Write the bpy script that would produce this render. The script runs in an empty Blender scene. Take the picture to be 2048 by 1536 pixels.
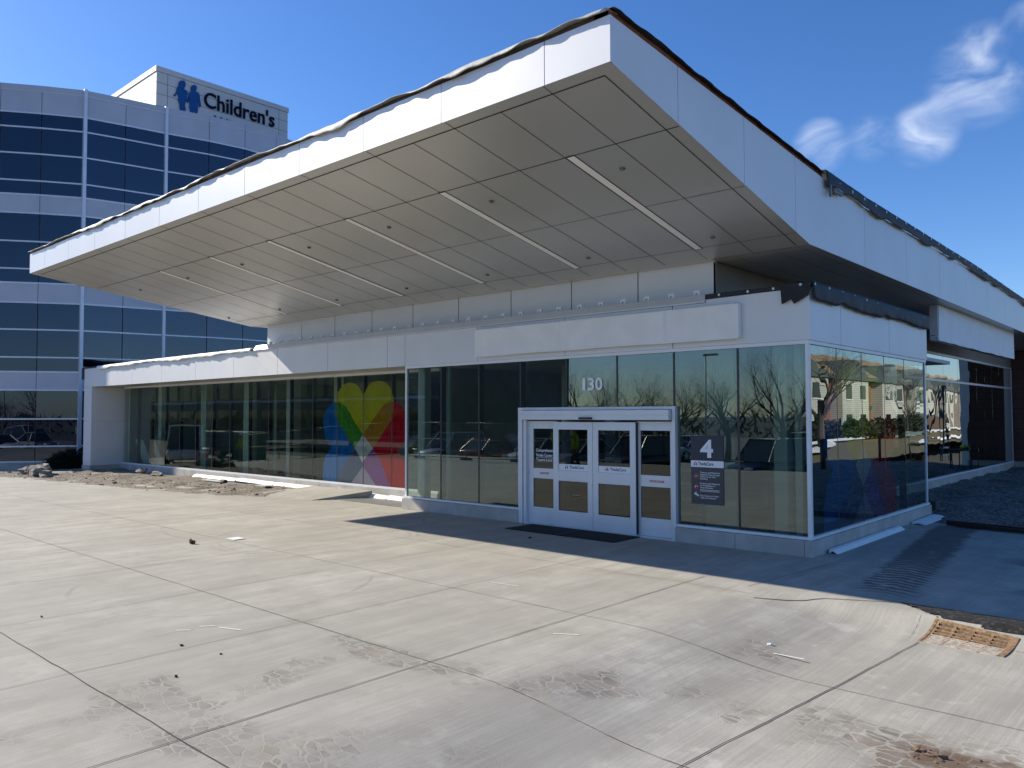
import bpy, bmesh, math, random
from mathutils import Vector, noise
R = random.Random(7)
S = bpy.context.scene
COL = S.collection
rad = math.radians

# ------------------------------------------------------------------ node helpers
class NG:
    """small expression builder over a node tree"""
    def __init__(s, nt): s.nt = nt
    def node(s, t, **kw):
        n = s.nt.nodes.new(t)
        for k, v in kw.items(): setattr(n, k, v)
        return n
    def plug(s, sock, v):
        if v is None: return
        if hasattr(v, 'is_output'): s.nt.links.new(v, sock)
        else:
            try: sock.default_value = v
            except Exception: sock.default_value = (v[0], v[1], v[2], 1) if len(v) == 3 else v
    def m(s, op, a, b=None, c=None, clamp=False):
        n = s.node('ShaderNodeMath', operation=op); n.use_clamp = clamp
        for i, v in enumerate((a, b, c)): s.plug(n.inputs[i], v)
        return n.outputs[0]
    def mix(s, f, a, b, mode='MIX'):
        n = s.node('ShaderNodeMix', data_type='RGBA', blend_type=mode)
        s.plug(n.inputs[0], f); s.plug(n.inputs[6], rgba(a)); s.plug(n.inputs[7], rgba(b))
        return n.outputs[2]
    def ss(s, x, lo, hi, a=0.0, b=1.0):
        n = s.node('ShaderNodeMapRange', interpolation_type='SMOOTHSTEP')
        for i, v in enumerate((x, lo, hi, a, b)): s.plug(n.inputs[i], v)
        return n.outputs[0]
    def noise(s, vec, scale, detail=4, rough=.55, dist=0.0, out=0):
        n = s.node('ShaderNodeTexNoise'); s.plug(n.inputs['Vector'], vec)
        n.inputs['Scale'].default_value = scale; n.inputs['Detail'].default_value = detail
        n.inputs['Roughness'].default_value = rough; n.inputs['Distortion'].default_value = dist
        return n.outputs[out]
    def vmap(s, vec, scale=(1, 1, 1), loc=(0, 0, 0)):
        n = s.node('ShaderNodeMapping'); s.plug(n.inputs[0], vec)
        n.inputs['Scale'].default_value = scale; n.inputs['Location'].default_value = loc
        return n.outputs[0]
    def pos(s): return s.node('ShaderNodeNewGeometry').outputs['Position']
    def xyz(s, v):
        n = s.node('ShaderNodeSeparateXYZ'); s.plug(n.inputs[0], v); return n.outputs
    def cmb(s, x, y, z):
        n = s.node('ShaderNodeCombineXYZ')
        for i, v in enumerate((x, y, z)): s.plug(n.inputs[i], v)
        return n.outputs[0]
    def bump(s, h, strength=.3, dist=.01):
        n = s.node('ShaderNodeBump'); n.inputs['Strength'].default_value = strength
        n.inputs['Distance'].default_value = dist; s.plug(n.inputs['Height'], h); return n.outputs[0]
def rgba(c): return c if hasattr(c, 'is_output') or not hasattr(c, '__len__') else (c[0], c[1], c[2], 1)

MATS = {}
def mat(name, base=(.5, .5, .5), rough=.5, metal=0.0, var=.06, vscale=3.0, bump=0.0, bscale=40, spec=.5, ior=1.5, coat=0.0):
    """principled material with a procedural tone variation"""
    m = bpy.data.materials.new(name); m.use_nodes = True
    g = NG(m.node_tree); p = m.node_tree.nodes['Principled BSDF']
    pos = g.pos()
    n = g.noise(pos, vscale, 5)
    f = g.ss(n, .3, .7)
    c = g.mix(f, tuple(x * (1 - var) for x in base), tuple(min(1, x * (1 + var)) for x in base))
    g.plug(p.inputs['Base Color'], c)
    p.inputs['Roughness'].default_value = rough; p.inputs['Metallic'].default_value = metal
    p.inputs['IOR'].default_value = ior; p.inputs['Specular IOR Level'].default_value = spec
    p.inputs['Coat Weight'].default_value = coat
    if bump: g.plug(p.inputs['Normal'], g.bump(g.noise(pos, bscale, 6), bump, .02))
    MATS[name] = m
    return m

def glassmat(name, tint, refl, a=1.0, b=.05, ior=1.6, wob=0.0, wscale=.6, axis=0):
    """thin architectural glass: tinted see-through plus mirror reflection"""
    m = bpy.data.materials.new(name); m.use_nodes = True
    nt = m.node_tree; nt.nodes.remove(nt.nodes['Principled BSDF']); g = NG(nt)
    out = nt.nodes['Material Output']
    fr = g.node('ShaderNodeFresnel'); fr.inputs[0].default_value = ior
    fac = g.m('ADD', g.m('MULTIPLY', fr.outputs[0], a), b, clamp=True)
    tr = g.node('ShaderNodeBsdfTransparent'); g.plug(tr.inputs[0], rgba(tint))
    gl = g.node('ShaderNodeBsdfGlossy'); g.plug(gl.inputs[0], rgba(refl)); gl.inputs['Roughness'].default_value = 0.0
    if wob:
        p = g.pos(); x = g.xyz(p)
        pane = g.m('FLOOR', g.m('DIVIDE', x[axis], 1.22))
        v = g.vmap(p, (1, 1, .8))
        v2 = g.node('ShaderNodeVectorMath', operation='ADD'); g.plug(v2.inputs[0], v); g.plug(v2.inputs[1], g.cmb(g.m('MULTIPLY', pane, 3.7), 0, g.m('MULTIPLY', pane, 1.3)))
        h = g.noise(v2.outputs[0], wscale, 1, .4)
        g.plug(gl.inputs['Normal'], g.bump(h, 1.0, wob))
    mx = g.node('ShaderNodeMixShader'); g.plug(mx.inputs[0], fac)
    nt.links.new(tr.outputs[0], mx.inputs[1]); nt.links.new(gl.outputs[0], mx.inputs[2])
    nt.links.new(mx.outputs[0], out.inputs[0])
    MATS[name] = m
    return m

def filmmat(name, col, opac=.5, a=.8, b=.04, ior=1.5, refl=(.8, .9, .86)):
    """translucent coloured window film with the gloss of the pane it is laid on"""
    m = bpy.data.materials.new(name); m.use_nodes = True
    nt = m.node_tree; nt.nodes.remove(nt.nodes['Principled BSDF']); g = NG(nt)
    tr = g.node('ShaderNodeBsdfTransparent'); g.plug(tr.inputs[0], rgba(col))
    df = g.node('ShaderNodeBsdfDiffuse'); g.plug(df.inputs[0], rgba(col))
    n = g.noise(g.pos(), 2.0, 3)
    mx = g.node('ShaderNodeMixShader'); g.plug(mx.inputs[0], g.ss(n, 0, 1, opac - .05, opac + .05))
    nt.links.new(tr.outputs[0], mx.inputs[1]); nt.links.new(df.outputs[0], mx.inputs[2])
    fr = g.node('ShaderNodeFresnel'); fr.inputs[0].default_value = ior
    gl = g.node('ShaderNodeBsdfGlossy'); g.plug(gl.inputs[0], rgba(refl)); gl.inputs['Roughness'].default_value = 0
    m2 = g.node('ShaderNodeMixShader'); g.plug(m2.inputs[0], g.m('ADD', g.m('MULTIPLY', fr.outputs[0], a), b, clamp=True))
    nt.links.new(mx.outputs[0], m2.inputs[1]); nt.links.new(gl.outputs[0], m2.inputs[2])
    nt.links.new(m2.outputs[0], nt.nodes['Material Output'].inputs[0])
    MATS[name] = m
    return m

# ------------------------------------------------------------------ materials
mat('panel', (.71, .715, .725), .40, .10, .03, .8, spec=.45)
mat('panel_edge', (.10, .10, .11), .6)
mat('soffit', (.53, .525, .495), .30, .40, .03, .5)
mat('seam', (.03, .03, .03), .7)
mat('alu', (.66, .68, .71), .35, .35, .04, 2)
mat('alu_dark', (.03, .032, .035), .35, .2, .1)
mat('stone', (.43, .41, .375), .8, 0, .13, 2.2, .25, 60)
mat('frame_white', (.78, .79, .80), .35, 0, .03, 2)
mat('door_white', (.70, .73, .77), .33, .15, .03, 2)
mat('black', (.012, .012, .014), .5)
mat('rubber', (.014, .016, .02), .62, 0, .3, 4, .4, 12)
mat('matting', (.010, .011, .013), .95, 0, .3, 30, .8, 300)
mat('membrane', (.62, .60, .56), .55, 0, .12, 5, .2, 14)
mat('membrane_grey', (.42, .41, .38), .6, 0, .15, 4, .2, 14)
mat('blocking', (.26, .10, .05), .75, 0, .25, 9)
mat('blocking_dark', (.10, .075, .06), .8, 0, .3, 6)
mat('plate', (.55, .56, .56), .4, .6)
mat('clip', (.75, .78, .80), .2, 0, .03)
mat('light_strip', (.93, .92, .90), .4, 0, .02)
mat('cover', (.86, .86, .86), .6, 0, .035, 2.5, .06, 6)
mat('tape', (.85, .85, .86), .5)
mat('foam', (.84, .84, .83), .55, 0, .05, 4)
mat('text_white', (.86, .87, .90), .5, 0, .01)
mat('navy', (.012, .020, .045), .4, 0, .05)
mat('slate_panel', (.040, .045, .060), .4, 0, .05)
mat('label_red', (.45, .05, .07), .5)
mat('sign_blue', (.008, .075, .25), .7, spec=.2)
mat('sign_navy', (.006, .008, .028), .8, spec=.1)
mat('logo_orange', (.75, .28, .03), .5)
mat('logo_purple', (.10, .02, .12), .5)
mat('spandrel', (.45, .46, .52), .4, .1, .05, 1.0)
mat('mullion', (.62, .64, .70), .4, .3, .04)
mat('pent', (.50, .50, .50), .5, 0, .04, 1.5)
mat('brick_dark', (.11, .045, .032), .8, 0, .12, 9)
mat('wall_grey', (.20, .185, .175), .6, .1, .06, 2)
mat('inner_wall', (.55, .56, .49), .85)
mat('inner_white', (.74, .78, .74), .6)
mat('inner_floor', (.20, .195, .175), .5)
mat('inner_dark', (.05, .05, .05), .8)
mat('tile_ceiling', (.55, .56, .53), .9)
mat('dark_cloth', (.02, .02, .025), .8)
mat('blue_paint', (.02, .03, .20), .4)
mat('picture', (.03, .05, .16), .3)
mat('hivis', (.42, .62, .02), .7)
mat('denim', (.035, .05, .10), .9)
mat('khaki', (.30, .27, .22), .9)
mat('skin', (.50, .28, .19), .6)
mat('hardhat', (.82, .82, .80), .35)
mat('boot', (.06, .045, .03), .8)
mat('orange', (.75, .10, .02), .5)
mat('bark', (.085, .066, .052), .9, 0, .25, 8)
mat('twig', (.060, .048, .040), .9, 0, .2, 3)
mat('pole', (.20, .20, .19), .5, .4)
mat('rust', (.30, .19, .105), .8, .3, .35, 25, .4, 60)
mat('rust_pale', (.52, .45, .36), .75, .1, .25, 20, .3, 60)
mat('steel_rail', (.035, .020, .015), .7, .3, .3, 6)
mat('rock', (.23, .20, .165), .9, 0, .3, 7, .6, 14)
mat('juniper', (.022, .032, .020), .9, 0, .4, 4)
mat('leafbrown', (.10, .055, .03), .8)
mat('mud', (.15, .10, .065), .9, 0, .35, 14, .8, 30)
mat('chalk', (.75, .74, .70), .8)
mat('cut', (.060, .056, .050), .95, 0, .4, 2.0)
mat('cut_faint', (.19, .172, .142), .95, 0, .5, 1.2)
mat('pit', (.03, .02, .012), .95)
mat('brick_red', (.23, .085, .055), .85, 0, .12, 5)
mat('shingle', (.33, .23, .13), .9, 0, .2, 3)
mat('trim_green', (.10, .12, .11), .6)
mat('wood_fence', (.10, .065, .045), .85)
mat('tyre', (.012, .012, .012), .8)
mat('rim', (.45, .46, .48), .3, .8)
mat('tail_red', (.35, .01, .01), .25)
mat('lamp_glass', (.75, .78, .80), .15)
mat('green_box', (.01, .12, .07), .5)
for nme, c in (('car_white', (.75, .76, .76)), ('car_black', (.012, .012, .014)), ('car_grey', (.09, .095, .10)), ('car_silver', (.42, .43, .44)),
               ('car_red', (.22, .012, .012)), ('car_blue', (.02, .04, .12))):
    mat(nme, c, .22, .2 if nme != 'car_white' else 0, .02, 2, coat=.8)
mat('car_glass', (.01, .012, .014), .04, 0, .02, 2, ior=1.8)

glassmat('glass_front', (.52, .63, .56), (.72, .88, .90), 1.0, .09, 1.6, .0028, .55)
glassmat('glass_left', (.64, .74, .64), (.80, .90, .86), .8, .04, 1.5, .0028, .55)
glassmat('glass_side', (.34, .44, .42), (.86, .95, .92), 1.0, .16, 1.7, .0045, .9, 1)
glassmat('glass_wing', (.10, .12, .13), (.92, .97, .95), 1.0, .22, 1.7, .0080, .8, 1)
glassmat('glass_door', (.16, .20, .20), (.62, .66, .62), .9, .06, 1.55)
FILM = dict(film_blue=((.004, .15, .46), .34), film_green=((.05, .28, .02), .34), film_yellow=((.48, .52, .010), .36), film_orange=((.40, .21, .010), .36), film_red=((.50, .005, .018), .34),
            film_pale=((.62, .74, .66), .30), film_purple=((.26, .09, .32), .34), film_slate=((.07, .12, .22), .34), film_lav=((.50, .50, .66), .25))
for k_, (c_, o_) in FILM.items():
    filmmat(k_, c_, o_); filmmat(k_ + '_side', c_, o_ * .62, 1.0, .20, 1.7, (.86, .95, .92))

# dark mirror glass of the tower
m = bpy.data.materials.new('tower_glass'); m.use_nodes = True; g = NG(m.node_tree); p = m.node_tree.nodes['Principled BSDF']
nz = g.noise(g.pos(), .35, 2)
g.plug(p.inputs['Base Color'], g.mix(nz, (.002, .004, .010), (.004, .007, .016)))
p.inputs['Roughness'].default_value = 0.0; p.inputs['IOR'].default_value = 1.8
p.inputs['Specular Tint'].default_value = (.62, .74, .92, 1)
g.plug(p.inputs['Normal'], g.bump(g.noise(g.pos(), .5, 1), 1.0, .004))
MATS['tower_glass'] = m

# ribbed siding / roof, brick courses on dark wall
def ribbed(name, c1, c2, freq, axis=2, rough=.7, sharp=.80, var=.1):
    m = bpy.data.materials.new(name); m.use_nodes = True; g = NG(m.node_tree); p = m.node_tree.nodes['Principled BSDF']
    pos = g.pos(); x = g.xyz(pos)
    f = g.m('FRACT', g.m('MULTIPLY', x[axis], freq))
    k = g.ss(f, sharp, sharp + .08)
    n = g.ss(g.noise(pos, 2.5, 4), .3, .7)
    g.plug(p.inputs['Base Color'], g.mix(g.m('MULTIPLY', n, var), g.mix(k, c1, c2), (.02, .02, .02)))
    p.inputs['Roughness'].default_value = rough
    MATS[name] = m
ribbed('siding', (.55, .54, .48), (.20, .20, .18), 5.0)
ribbed('brick_courses', (.115, .050, .036), (.030, .018, .016), 2.46, 2, .75, .90, .35)

# concrete apron -------------------------------------------------------------
m = bpy.data.materials.new('concrete'); m.use_nodes = True; g = NG(m.node_tree); p = m.node_tree.nodes['Principled BSDF']
P = g.pos(); X = g.xyz(P)
n1 = g.ss(g.noise(P, .32, 5, .6), .32, .70)
n2 = g.ss(g.noise(P, 1.7, 8, .68), .34, .66)
n3 = g.noise(P, 95, 3, .7)
st = g.ss(g.noise(g.vmap(P, (1.6, .16, 1)), 2.2, 5, .6), .36, .70)          # long smears
br = g.noise(g.vmap(P, (46, .9, 1)), 1.0, 3, .6)                            # broom finish
wv = g.noise(P, .5, 2)
c = g.mix(n1, (.415, .395, .330), (.590, .565, .485))
c = g.mix(g.m('MULTIPLY', g.ss(g.noise(g.vmap(P, (1, .7, 1)), .8, 7, .66), .46, .62), .38), c, (.31, .288, .245))
c = g.mix(g.m('MULTIPLY', n2, .60), c, (.325, .302, .255))
c = g.mix(g.m('MULTIPLY', st, .55), c, (.285, .265, .228))
c = g.mix(g.m('MULTIPLY', g.ss(br, .45, .70), .26), c, (.255, .238, .205))
c = g.mix(g.m('MULTIPLY', g.ss(br, .50, .28), .20), c, (.64, .61, .54))
c = g.mix(g.m('MULTIPLY', g.ss(n3, .35, .72), .40), c, (.24, .222, .19))
# slab to slab tone
sx = g.m('FLOOR', g.m('DIVIDE', g.m('ADD', X[0], .55), 2.15)); sy = g.m('FLOOR', g.m('DIVIDE', g.m('ADD', X[1], 2.95), 2.26))
wn = g.node('ShaderNodeTexWhiteNoise', noise_dimensions='2D'); g.plug(wn.inputs['Vector'], g.cmb(sx, sy, 0))
c = g.mix(g.m('MULTIPLY', wn.outputs['Value'], .22), c, (.30, .285, .25))
# darker towards the front of the apron
near = g.m('MULTIPLY', g.ss(X[1], -5.0, -10.5), .32)
c = g.mix(near, c, (.26, .245, .215))
# muddy tread prints: voronoi blocks inside curved wheel bands
vor = g.node('ShaderNodeTexVoronoi', feature='DISTANCE_TO_EDGE'); vor.inputs['Scale'].default_value = 6.4
pd = g.node('ShaderNodeVectorMath', operation='MULTIPLY_ADD'); g.plug(pd.inputs[0], g.noise(P, 5.0, 3, out=1)); pd.inputs[1].default_value = (.13, .13, 0); g.plug(pd.inputs[2], P); PD = pd.outputs[0]
g.plug(vor.inputs['Vector'], g.vmap(PD, (.95, 1.7, 1)))
vc = g.node('ShaderNodeTexVoronoi', feature='F1'); vc.inputs['Scale'].default_value = 6.4
g.plug(vc.inputs['Vector'], g.vmap(PD, (.95, 1.7, 1)))
cell = g.xyz(vc.outputs['Color'])[0]
blk = g.m('MULTIPLY', g.ss(vor.outputs['Distance'], .045, .085), g.ss(cell, .10, .8, .35, 1.0))
def arcband(cx, cy, r, w):
    dx = g.m('SUBTRACT', X[0], cx); dy = g.m('SUBTRACT', X[1], cy)
    d = g.m('SQRT', g.m('ADD', g.m('MULTIPLY', dx, dx), g.m('MULTIPLY', dy, dy)))
    return g.ss(g.m('ABSOLUTE', g.m('SUBTRACT', d, r)), w, w * .55)
def lim(ax, lo, hi, w=.3):
    return g.m('MULTIPLY', g.ss(X[ax], lo, lo + w), g.ss(X[ax], hi, hi - w))
bands = [g.m('MULTIPLY', arcband(-1.1, -7.4, 2.28, .42), g.m('MULTIPLY', lim(0, -2.2, 1.6), g.ss(X[1], -8.2, -8.7))),
         g.m('MULTIPLY', arcband(-1.6, -4.8, 3.05, .45), g.m('MULTIPLY', lim(0, -.3, 2.4), lim(1, -8.2, -4.0))),
         g.m('MULTIPLY', arcband(-1.5, -1.6, 6.0, .28), g.m('MULTIPLY', lim(0, -2.9, 1.0), lim(1, -9, -6))),
         g.m('MULTIPLY', arcband(-3.2, -9.2, 2.1, .26), g.m('MULTIPLY', lim(0, -3.2, 1.0), lim(1, -11, -7.8))),
         g.m('MULTIPLY', arcband(1.8, -8.8, 2.7, .6), g.m('MULTIPLY', lim(0, 1.6, 6.0), lim(1, -8.8, -4.6)))]
bm_ = bands[0]
for b in bands[1:]: bm_ = g.m('MAXIMUM', bm_, b)
patch = g.ss(g.noise(P, 1.1, 3), .40, .62)
tread = g.m('MULTIPLY', g.m('MULTIPLY', bm_, blk), patch)
c = g.mix(g.m('MULTIPLY', tread, g.ss(g.noise(P, 3.5, 4), .35, .65, .25, .85)), c, g.mix(g.ss(g.noise(P, 2.3, 3), .45, .62), (.135, .125, .108), (.19, .135, .09)))
c = g.mix(g.m('MULTIPLY', g.m('MULTIPLY', bm_, patch), .22), c, (.22, .20, .165))
bl = g.ss(g.noise(g.vmap(PD, (1.0, .55, 1)), 2.6, 5, .6), .56, .66); c = g.mix(g.m('MULTIPLY', g.m('MULTIPLY', bl, g.ss(X[1], -3.5, -6.5)), .40), c, (.27, .245, .20))
# faint tyre rings
for (cx, cy, r, w) in ((-7.6, -3.9, 1.85, .05), (-7.6, -3.9, 1.70, .035), (-5.2, -6.9, 1.9, .035), (-9.6, -3.0, 2.6, .04)):
    c = g.mix(g.m('MULTIPLY', g.m('MULTIPLY', arcband(cx, cy, r, w), patch), .30), c, (.17, .155, .135))
# straight muddy track on the shaded walk, tyre ribs across it
tx = g.m('ADD', X[0], g.m('MULTIPLY', X[1], .115))
inx = g.m('ADD', tx, g.m('MULTIPLY', g.m('SUBTRACT', g.noise(P, 3.0, 3), .5), .30))
trk = g.m('MULTIPLY', g.m('MULTIPLY', g.ss(inx, .98, 1.12), g.ss(inx, 1.86, 1.66)), lim(1, -2.2, 5.6, .8))
rib = g.ss(g.m('FRACT', g.m('ADD', g.m('MULTIPLY', g.m('ADD', X[1], g.m('MULTIPLY', g.noise(P, 4.0, 3), .25)), 5.6), g.m('MULTIPLY', g.m('ABSOLUTE', g.m('SUBTRACT', tx, 1.4)), 2.2))), .25, .45)
trk = g.m('MULTIPLY', trk, g.m('MAXIMUM', rib, g.ss(X[1], -.8, 1.8)))
c = g.mix(g.m('MULTIPLY', trk, .80), c, (.075, .066, .056))
# wet dark stains on the right walk
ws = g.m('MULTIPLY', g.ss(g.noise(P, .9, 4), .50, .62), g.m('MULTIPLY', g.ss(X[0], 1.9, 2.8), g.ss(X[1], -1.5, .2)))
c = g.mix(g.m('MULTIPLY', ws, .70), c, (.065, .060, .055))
mdx = g.m('SUBTRACT', g.xyz(PD)[0], 3.55); mdy = g.m('MULTIPLY', g.m('SUBTRACT', g.xyz(PD)[1], -6.10), 1.5)
md = g.ss(g.m('ADD', g.m('SQRT', g.m('ADD', g.m('MULTIPLY', mdx, mdx), g.m('MULTIPLY', mdy, mdy))), g.m('MULTIPLY', g.m('SUBTRACT', g.noise(P, 6, 4), .5), .7)), .50, .22)
md2 = g.ss(g.m('SQRT', g.m('ADD', g.m('MULTIPLY', mdx, mdx), g.m('MULTIPLY', mdy, mdy))), 1.1, .5)
c = g.mix(g.m('MULTIPLY', g.m('MULTIPLY', md2, blk), .55), c, (.17, .125, .085))
c = g.mix(g.m('MULTIPLY', g.m('MULTIPLY', md, g.ss(vor.outputs['Distance'], .0, .03, .6, 1.0)), .92), c, (.125, .078, .046))
# leafy wash line in front of the door
wash = g.m('MULTIPLY', g.ss(g.m('ABSOLUTE', g.m('ADD', g.m('SUBTRACT', X[1], -3.05), g.m('MULTIPLY', g.m('SUBTRACT', wv, .5), 1.2))), .16, .05), lim(0, -2.6, .6, .8))
c = g.mix(g.m('MULTIPLY', g.m('MULTIPLY', wash, g.ss(n3, .3, .7)), .5), c, (.25, .19, .13))
# pale dusting patches
c = g.mix(g.m('MULTIPLY', g.m('MULTIPLY', g.ss(g.noise(P, 2.6, 5, .65), .56, .72), g.ss(X[0], -1, 1.5)), .35), c, (.62, .59, .53))
g.plug(p.inputs['Base Color'], c); p.inputs['Roughness'].default_value = .86
h = g.m('ADD', g.m('MULTIPLY', br, .6), g.m('MULTIPLY', n3, .7))
h = g.m('ADD', h, g.m('MULTIPLY', tread, 1.0))
g.plug(p.inputs['Normal'], g.bump(h, .35, .006))
MATS['concrete'] = m

def earth(name, c1, c2, c3, sc=1.0):
    m = bpy.data.materials.new(name); m.use_nodes = True; g = NG(m.node_tree); p = m.node_tree.nodes['Principled BSDF']
    P = g.pos()
    c = g.mix(g.ss(g.noise(P, 1.2 * sc, 6, .65), .3, .7), c1, c2)
    v = g.node('ShaderNodeTexVoronoi', feature='F1'); v.inputs['Scale'].default_value = 26 * sc; g.plug(v.inputs['Vector'], P)
    c = g.mix(g.ss(g.xyz(v.outputs['Color'])[0], .72, .9), c, c3)
    c = g.mix(g.m('MULTIPLY', g.ss(g.noise(P, 30 * sc, 4, .7), .5, .7), .5), c, tuple(x * .45 for x in c1))
    g.plug(p.inputs['Base Color'], c); p.inputs['Roughness'].default_value = .95
    g.plug(p.inputs['Normal'], g.bump(g.noise(P, 22 * sc, 6, .7), .8, .03))
    MATS[name] = m
earth('dirt', (.165, .135, .100), (.235, .20, .155), (.34, .305, .25))
earth('dirt_dark', (.085, .075, .062), (.16, .145, .125), (.30, .29, .27), .8)
earth('wet_soil', (.013, .012, .012), (.022, .020, .019), (.05, .048, .045), 1.2)
earth('lawn', (.16, .125, .065), (.13, .12, .06), (.25, .20, .12), .6)
earth('asphalt', (.060, .058, .055), (.085, .082, .078), (.11, .105, .10), .5)
earth('worn_asphalt', (.16, .155, .145), (.21, .20, .19), (.26, .25, .24), .4)
earth('snow', (.72, .74, .78), (.62, .63, .66), (.80, .80, .82), .3)

# ------------------------------------------------------------------ mesh builder
ORIG = {}
class MB:
    def __init__(s): s.v = []; s.f = []; s.mi = []; s.sm = []
    def add(s, vs, fs, k=0, smooth=False):
        b = len(s.v); s.v += [tuple(q) for q in vs]
        for f in fs: s.f.append([b + i for i in f]); s.mi.append(k); s.sm.append(smooth)
        return s
    def box(s, x0, x1, y0, y1, z0, z1, k=0):
        vs = [(x, y, z) for z in (z0, z1) for y in (y0, y1) for x in (x0, x1)]
        return s.add(vs, [(0, 2, 3, 1), (4, 5, 7, 6), (0, 1, 5, 4), (2, 6, 7, 3), (0, 4, 6, 2), (1, 3, 7, 5)], k)
    def prism(s, pts, d, k=0):
        """polygon pts extruded by vector d"""
        n = len(pts); a = [Vector(q) for q in pts]; b = [q + Vector(d) for q in a]
        return s.add(a + b, [tuple(range(n))[::-1], tuple(range(n, 2 * n))] + [(i, (i + 1) % n, n + (i + 1) % n, n + i) for i in range(n)], k)
    def quad(s, a, b, c, d, k=0): return s.add([a, b, c, d], [(0, 1, 2, 3)], k)
    def tube(s, pts, rs, seg=8, k=0, caps=True, smooth=True):
        pts = [Vector(q) for q in pts]; n = len(pts)
        if not hasattr(rs, '__len__'): rs = [rs] * n
        vs = []; up = None
        for i, q in enumerate(pts):
            d = (pts[min(i + 1, n - 1)] - pts[max(i - 1, 0)])
            d = d.normalized() if d.length > 1e-9 else Vector((0, 0, 1))
            if up is None: up = d.orthogonal().normalized()
            else:
                up = (up - d * up.dot(d)); up = up.normalized() if up.length > 1e-6 else d.orthogonal().normalized()
            w = d.cross(up)
            for j in range(seg):
                a = 2 * math.pi * j / seg
                vs.append(q + (up * math.cos(a) + w * math.sin(a)) * rs[i])
        fs = [(i * seg + j, i * seg + (j + 1) % seg, (i + 1) * seg + (j + 1) % seg, (i + 1) * seg + j) for i in range(n - 1) for j in range(seg)]
        s.add(vs, fs, k, smooth)
        if caps:
            b = len(s.v) - n * seg
            s.f.append([b + j for j in range(seg)][::-1]); s.mi.append(k); s.sm.append(False)
            s.f.append([b + (n - 1) * seg + j for j in range(seg)]); s.mi.append(k); s.sm.append(False)
        return s
    def beam(s, a, b, w, h, k=0):
        """rectangular bar from a to b"""
        a, b = Vector(a), Vector(b); d = (b - a).normalized()
        u = d.cross(Vector((0, 0, 1)));
        u = u.normalized() if u.length > 1e-5 else Vector((1, 0, 0))
        v = u.cross(d)
        pts = [a + u * x * w / 2 + v * y * h / 2 for x, y in ((-1, -1), (1, -1), (1, 1), (-1, 1))]
        return s.prism(pts, b - a, k)
    def blob(s, c, r, k=0, seed=0, rough=.25, sub=2):
        bm = bmesh.new(); bmesh.ops.create_icosphere(bm, subdivisions=sub, radius=1)
        vs = []
        for v in bm.verts:
            q = v.co.copy(); f = 1 + rough * noise.noise(q * 1.6 + Vector((seed * 3.1, seed * 1.7, seed)))*1.6
            vs.append((c[0] + q.x * r[0] * f, c[1] + q.y * r[1] * f, c[2] + q.z * r[2] * f))
        fs = [[v.index for v in f.verts] for f in bm.faces]; bm.free()
        return s.add(vs, fs, k, False)
    def build(s, name, mats, parent=None, origin=None, bevel=0, fix=True):
        o3 = Vector(ORIG[parent.name]) if parent else Vector(origin or (0, 0, 0))
        me = bpy.data.meshes.new(name)
        me.from_pydata([tuple(Vector(q) - o3) for q in s.v], [], s.f)
        if not isinstance(mats, (list, tuple)): mats = [mats]
        for a in mats: me.materials.append(MATS[a])
        me.polygons.foreach_set('material_index', s.mi); me.polygons.foreach_set('use_smooth', s.sm)
        if fix:
            bm = bmesh.new(); bm.from_mesh(me); bmesh.ops.recalc_face_normals(bm, faces=bm.faces); bm.to_mesh(me); bm.free()
        me.update()
        o = bpy.data.objects.new(name, me); COL.objects.link(o)
        if parent: o.parent = parent
        else: o.location = o3
        ORIG[o.name] = o3
        if bevel:
            b = o.modifiers.new('bevel', 'BEVEL'); b.width = bevel; b.segments = 2; b.limit_method = 'ANGLE'
        return o
def tag(o, label=None, cat=None, group=None, kind=None):
    if label: o['label'] = label
    if cat: o['category'] = cat
    if group: o['group'] = group
    if kind: o['kind'] = kind
    return o
def empty(name, loc, label, cat, group=None):
    o = bpy.data.objects.new(name, None); COL.objects.link(o); o.location = loc; ORIG[o.name] = Vector(loc)
    o.empty_display_size = .3
    return tag(o, label, cat, group)
def bx(name, m, parent, *b, bevel=0): return MB().box(*b).build(name, m, parent, bevel=bevel)
def copy_tree(o, delta, label=None, turn=0):
    """copy a thing with its parts and sub-parts, moved by delta"""
    c = o.copy(); COL.objects.link(c); c.location = Vector(o.location) + Vector(delta); c.rotation_euler.z += turn
    if label: c['label'] = label
    def kids(a, b):
        for ch in list(a.children):
            d = ch.copy(); COL.objects.link(d); d.parent = b; kids(ch, d)
    kids(o, c)
    return c

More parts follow.
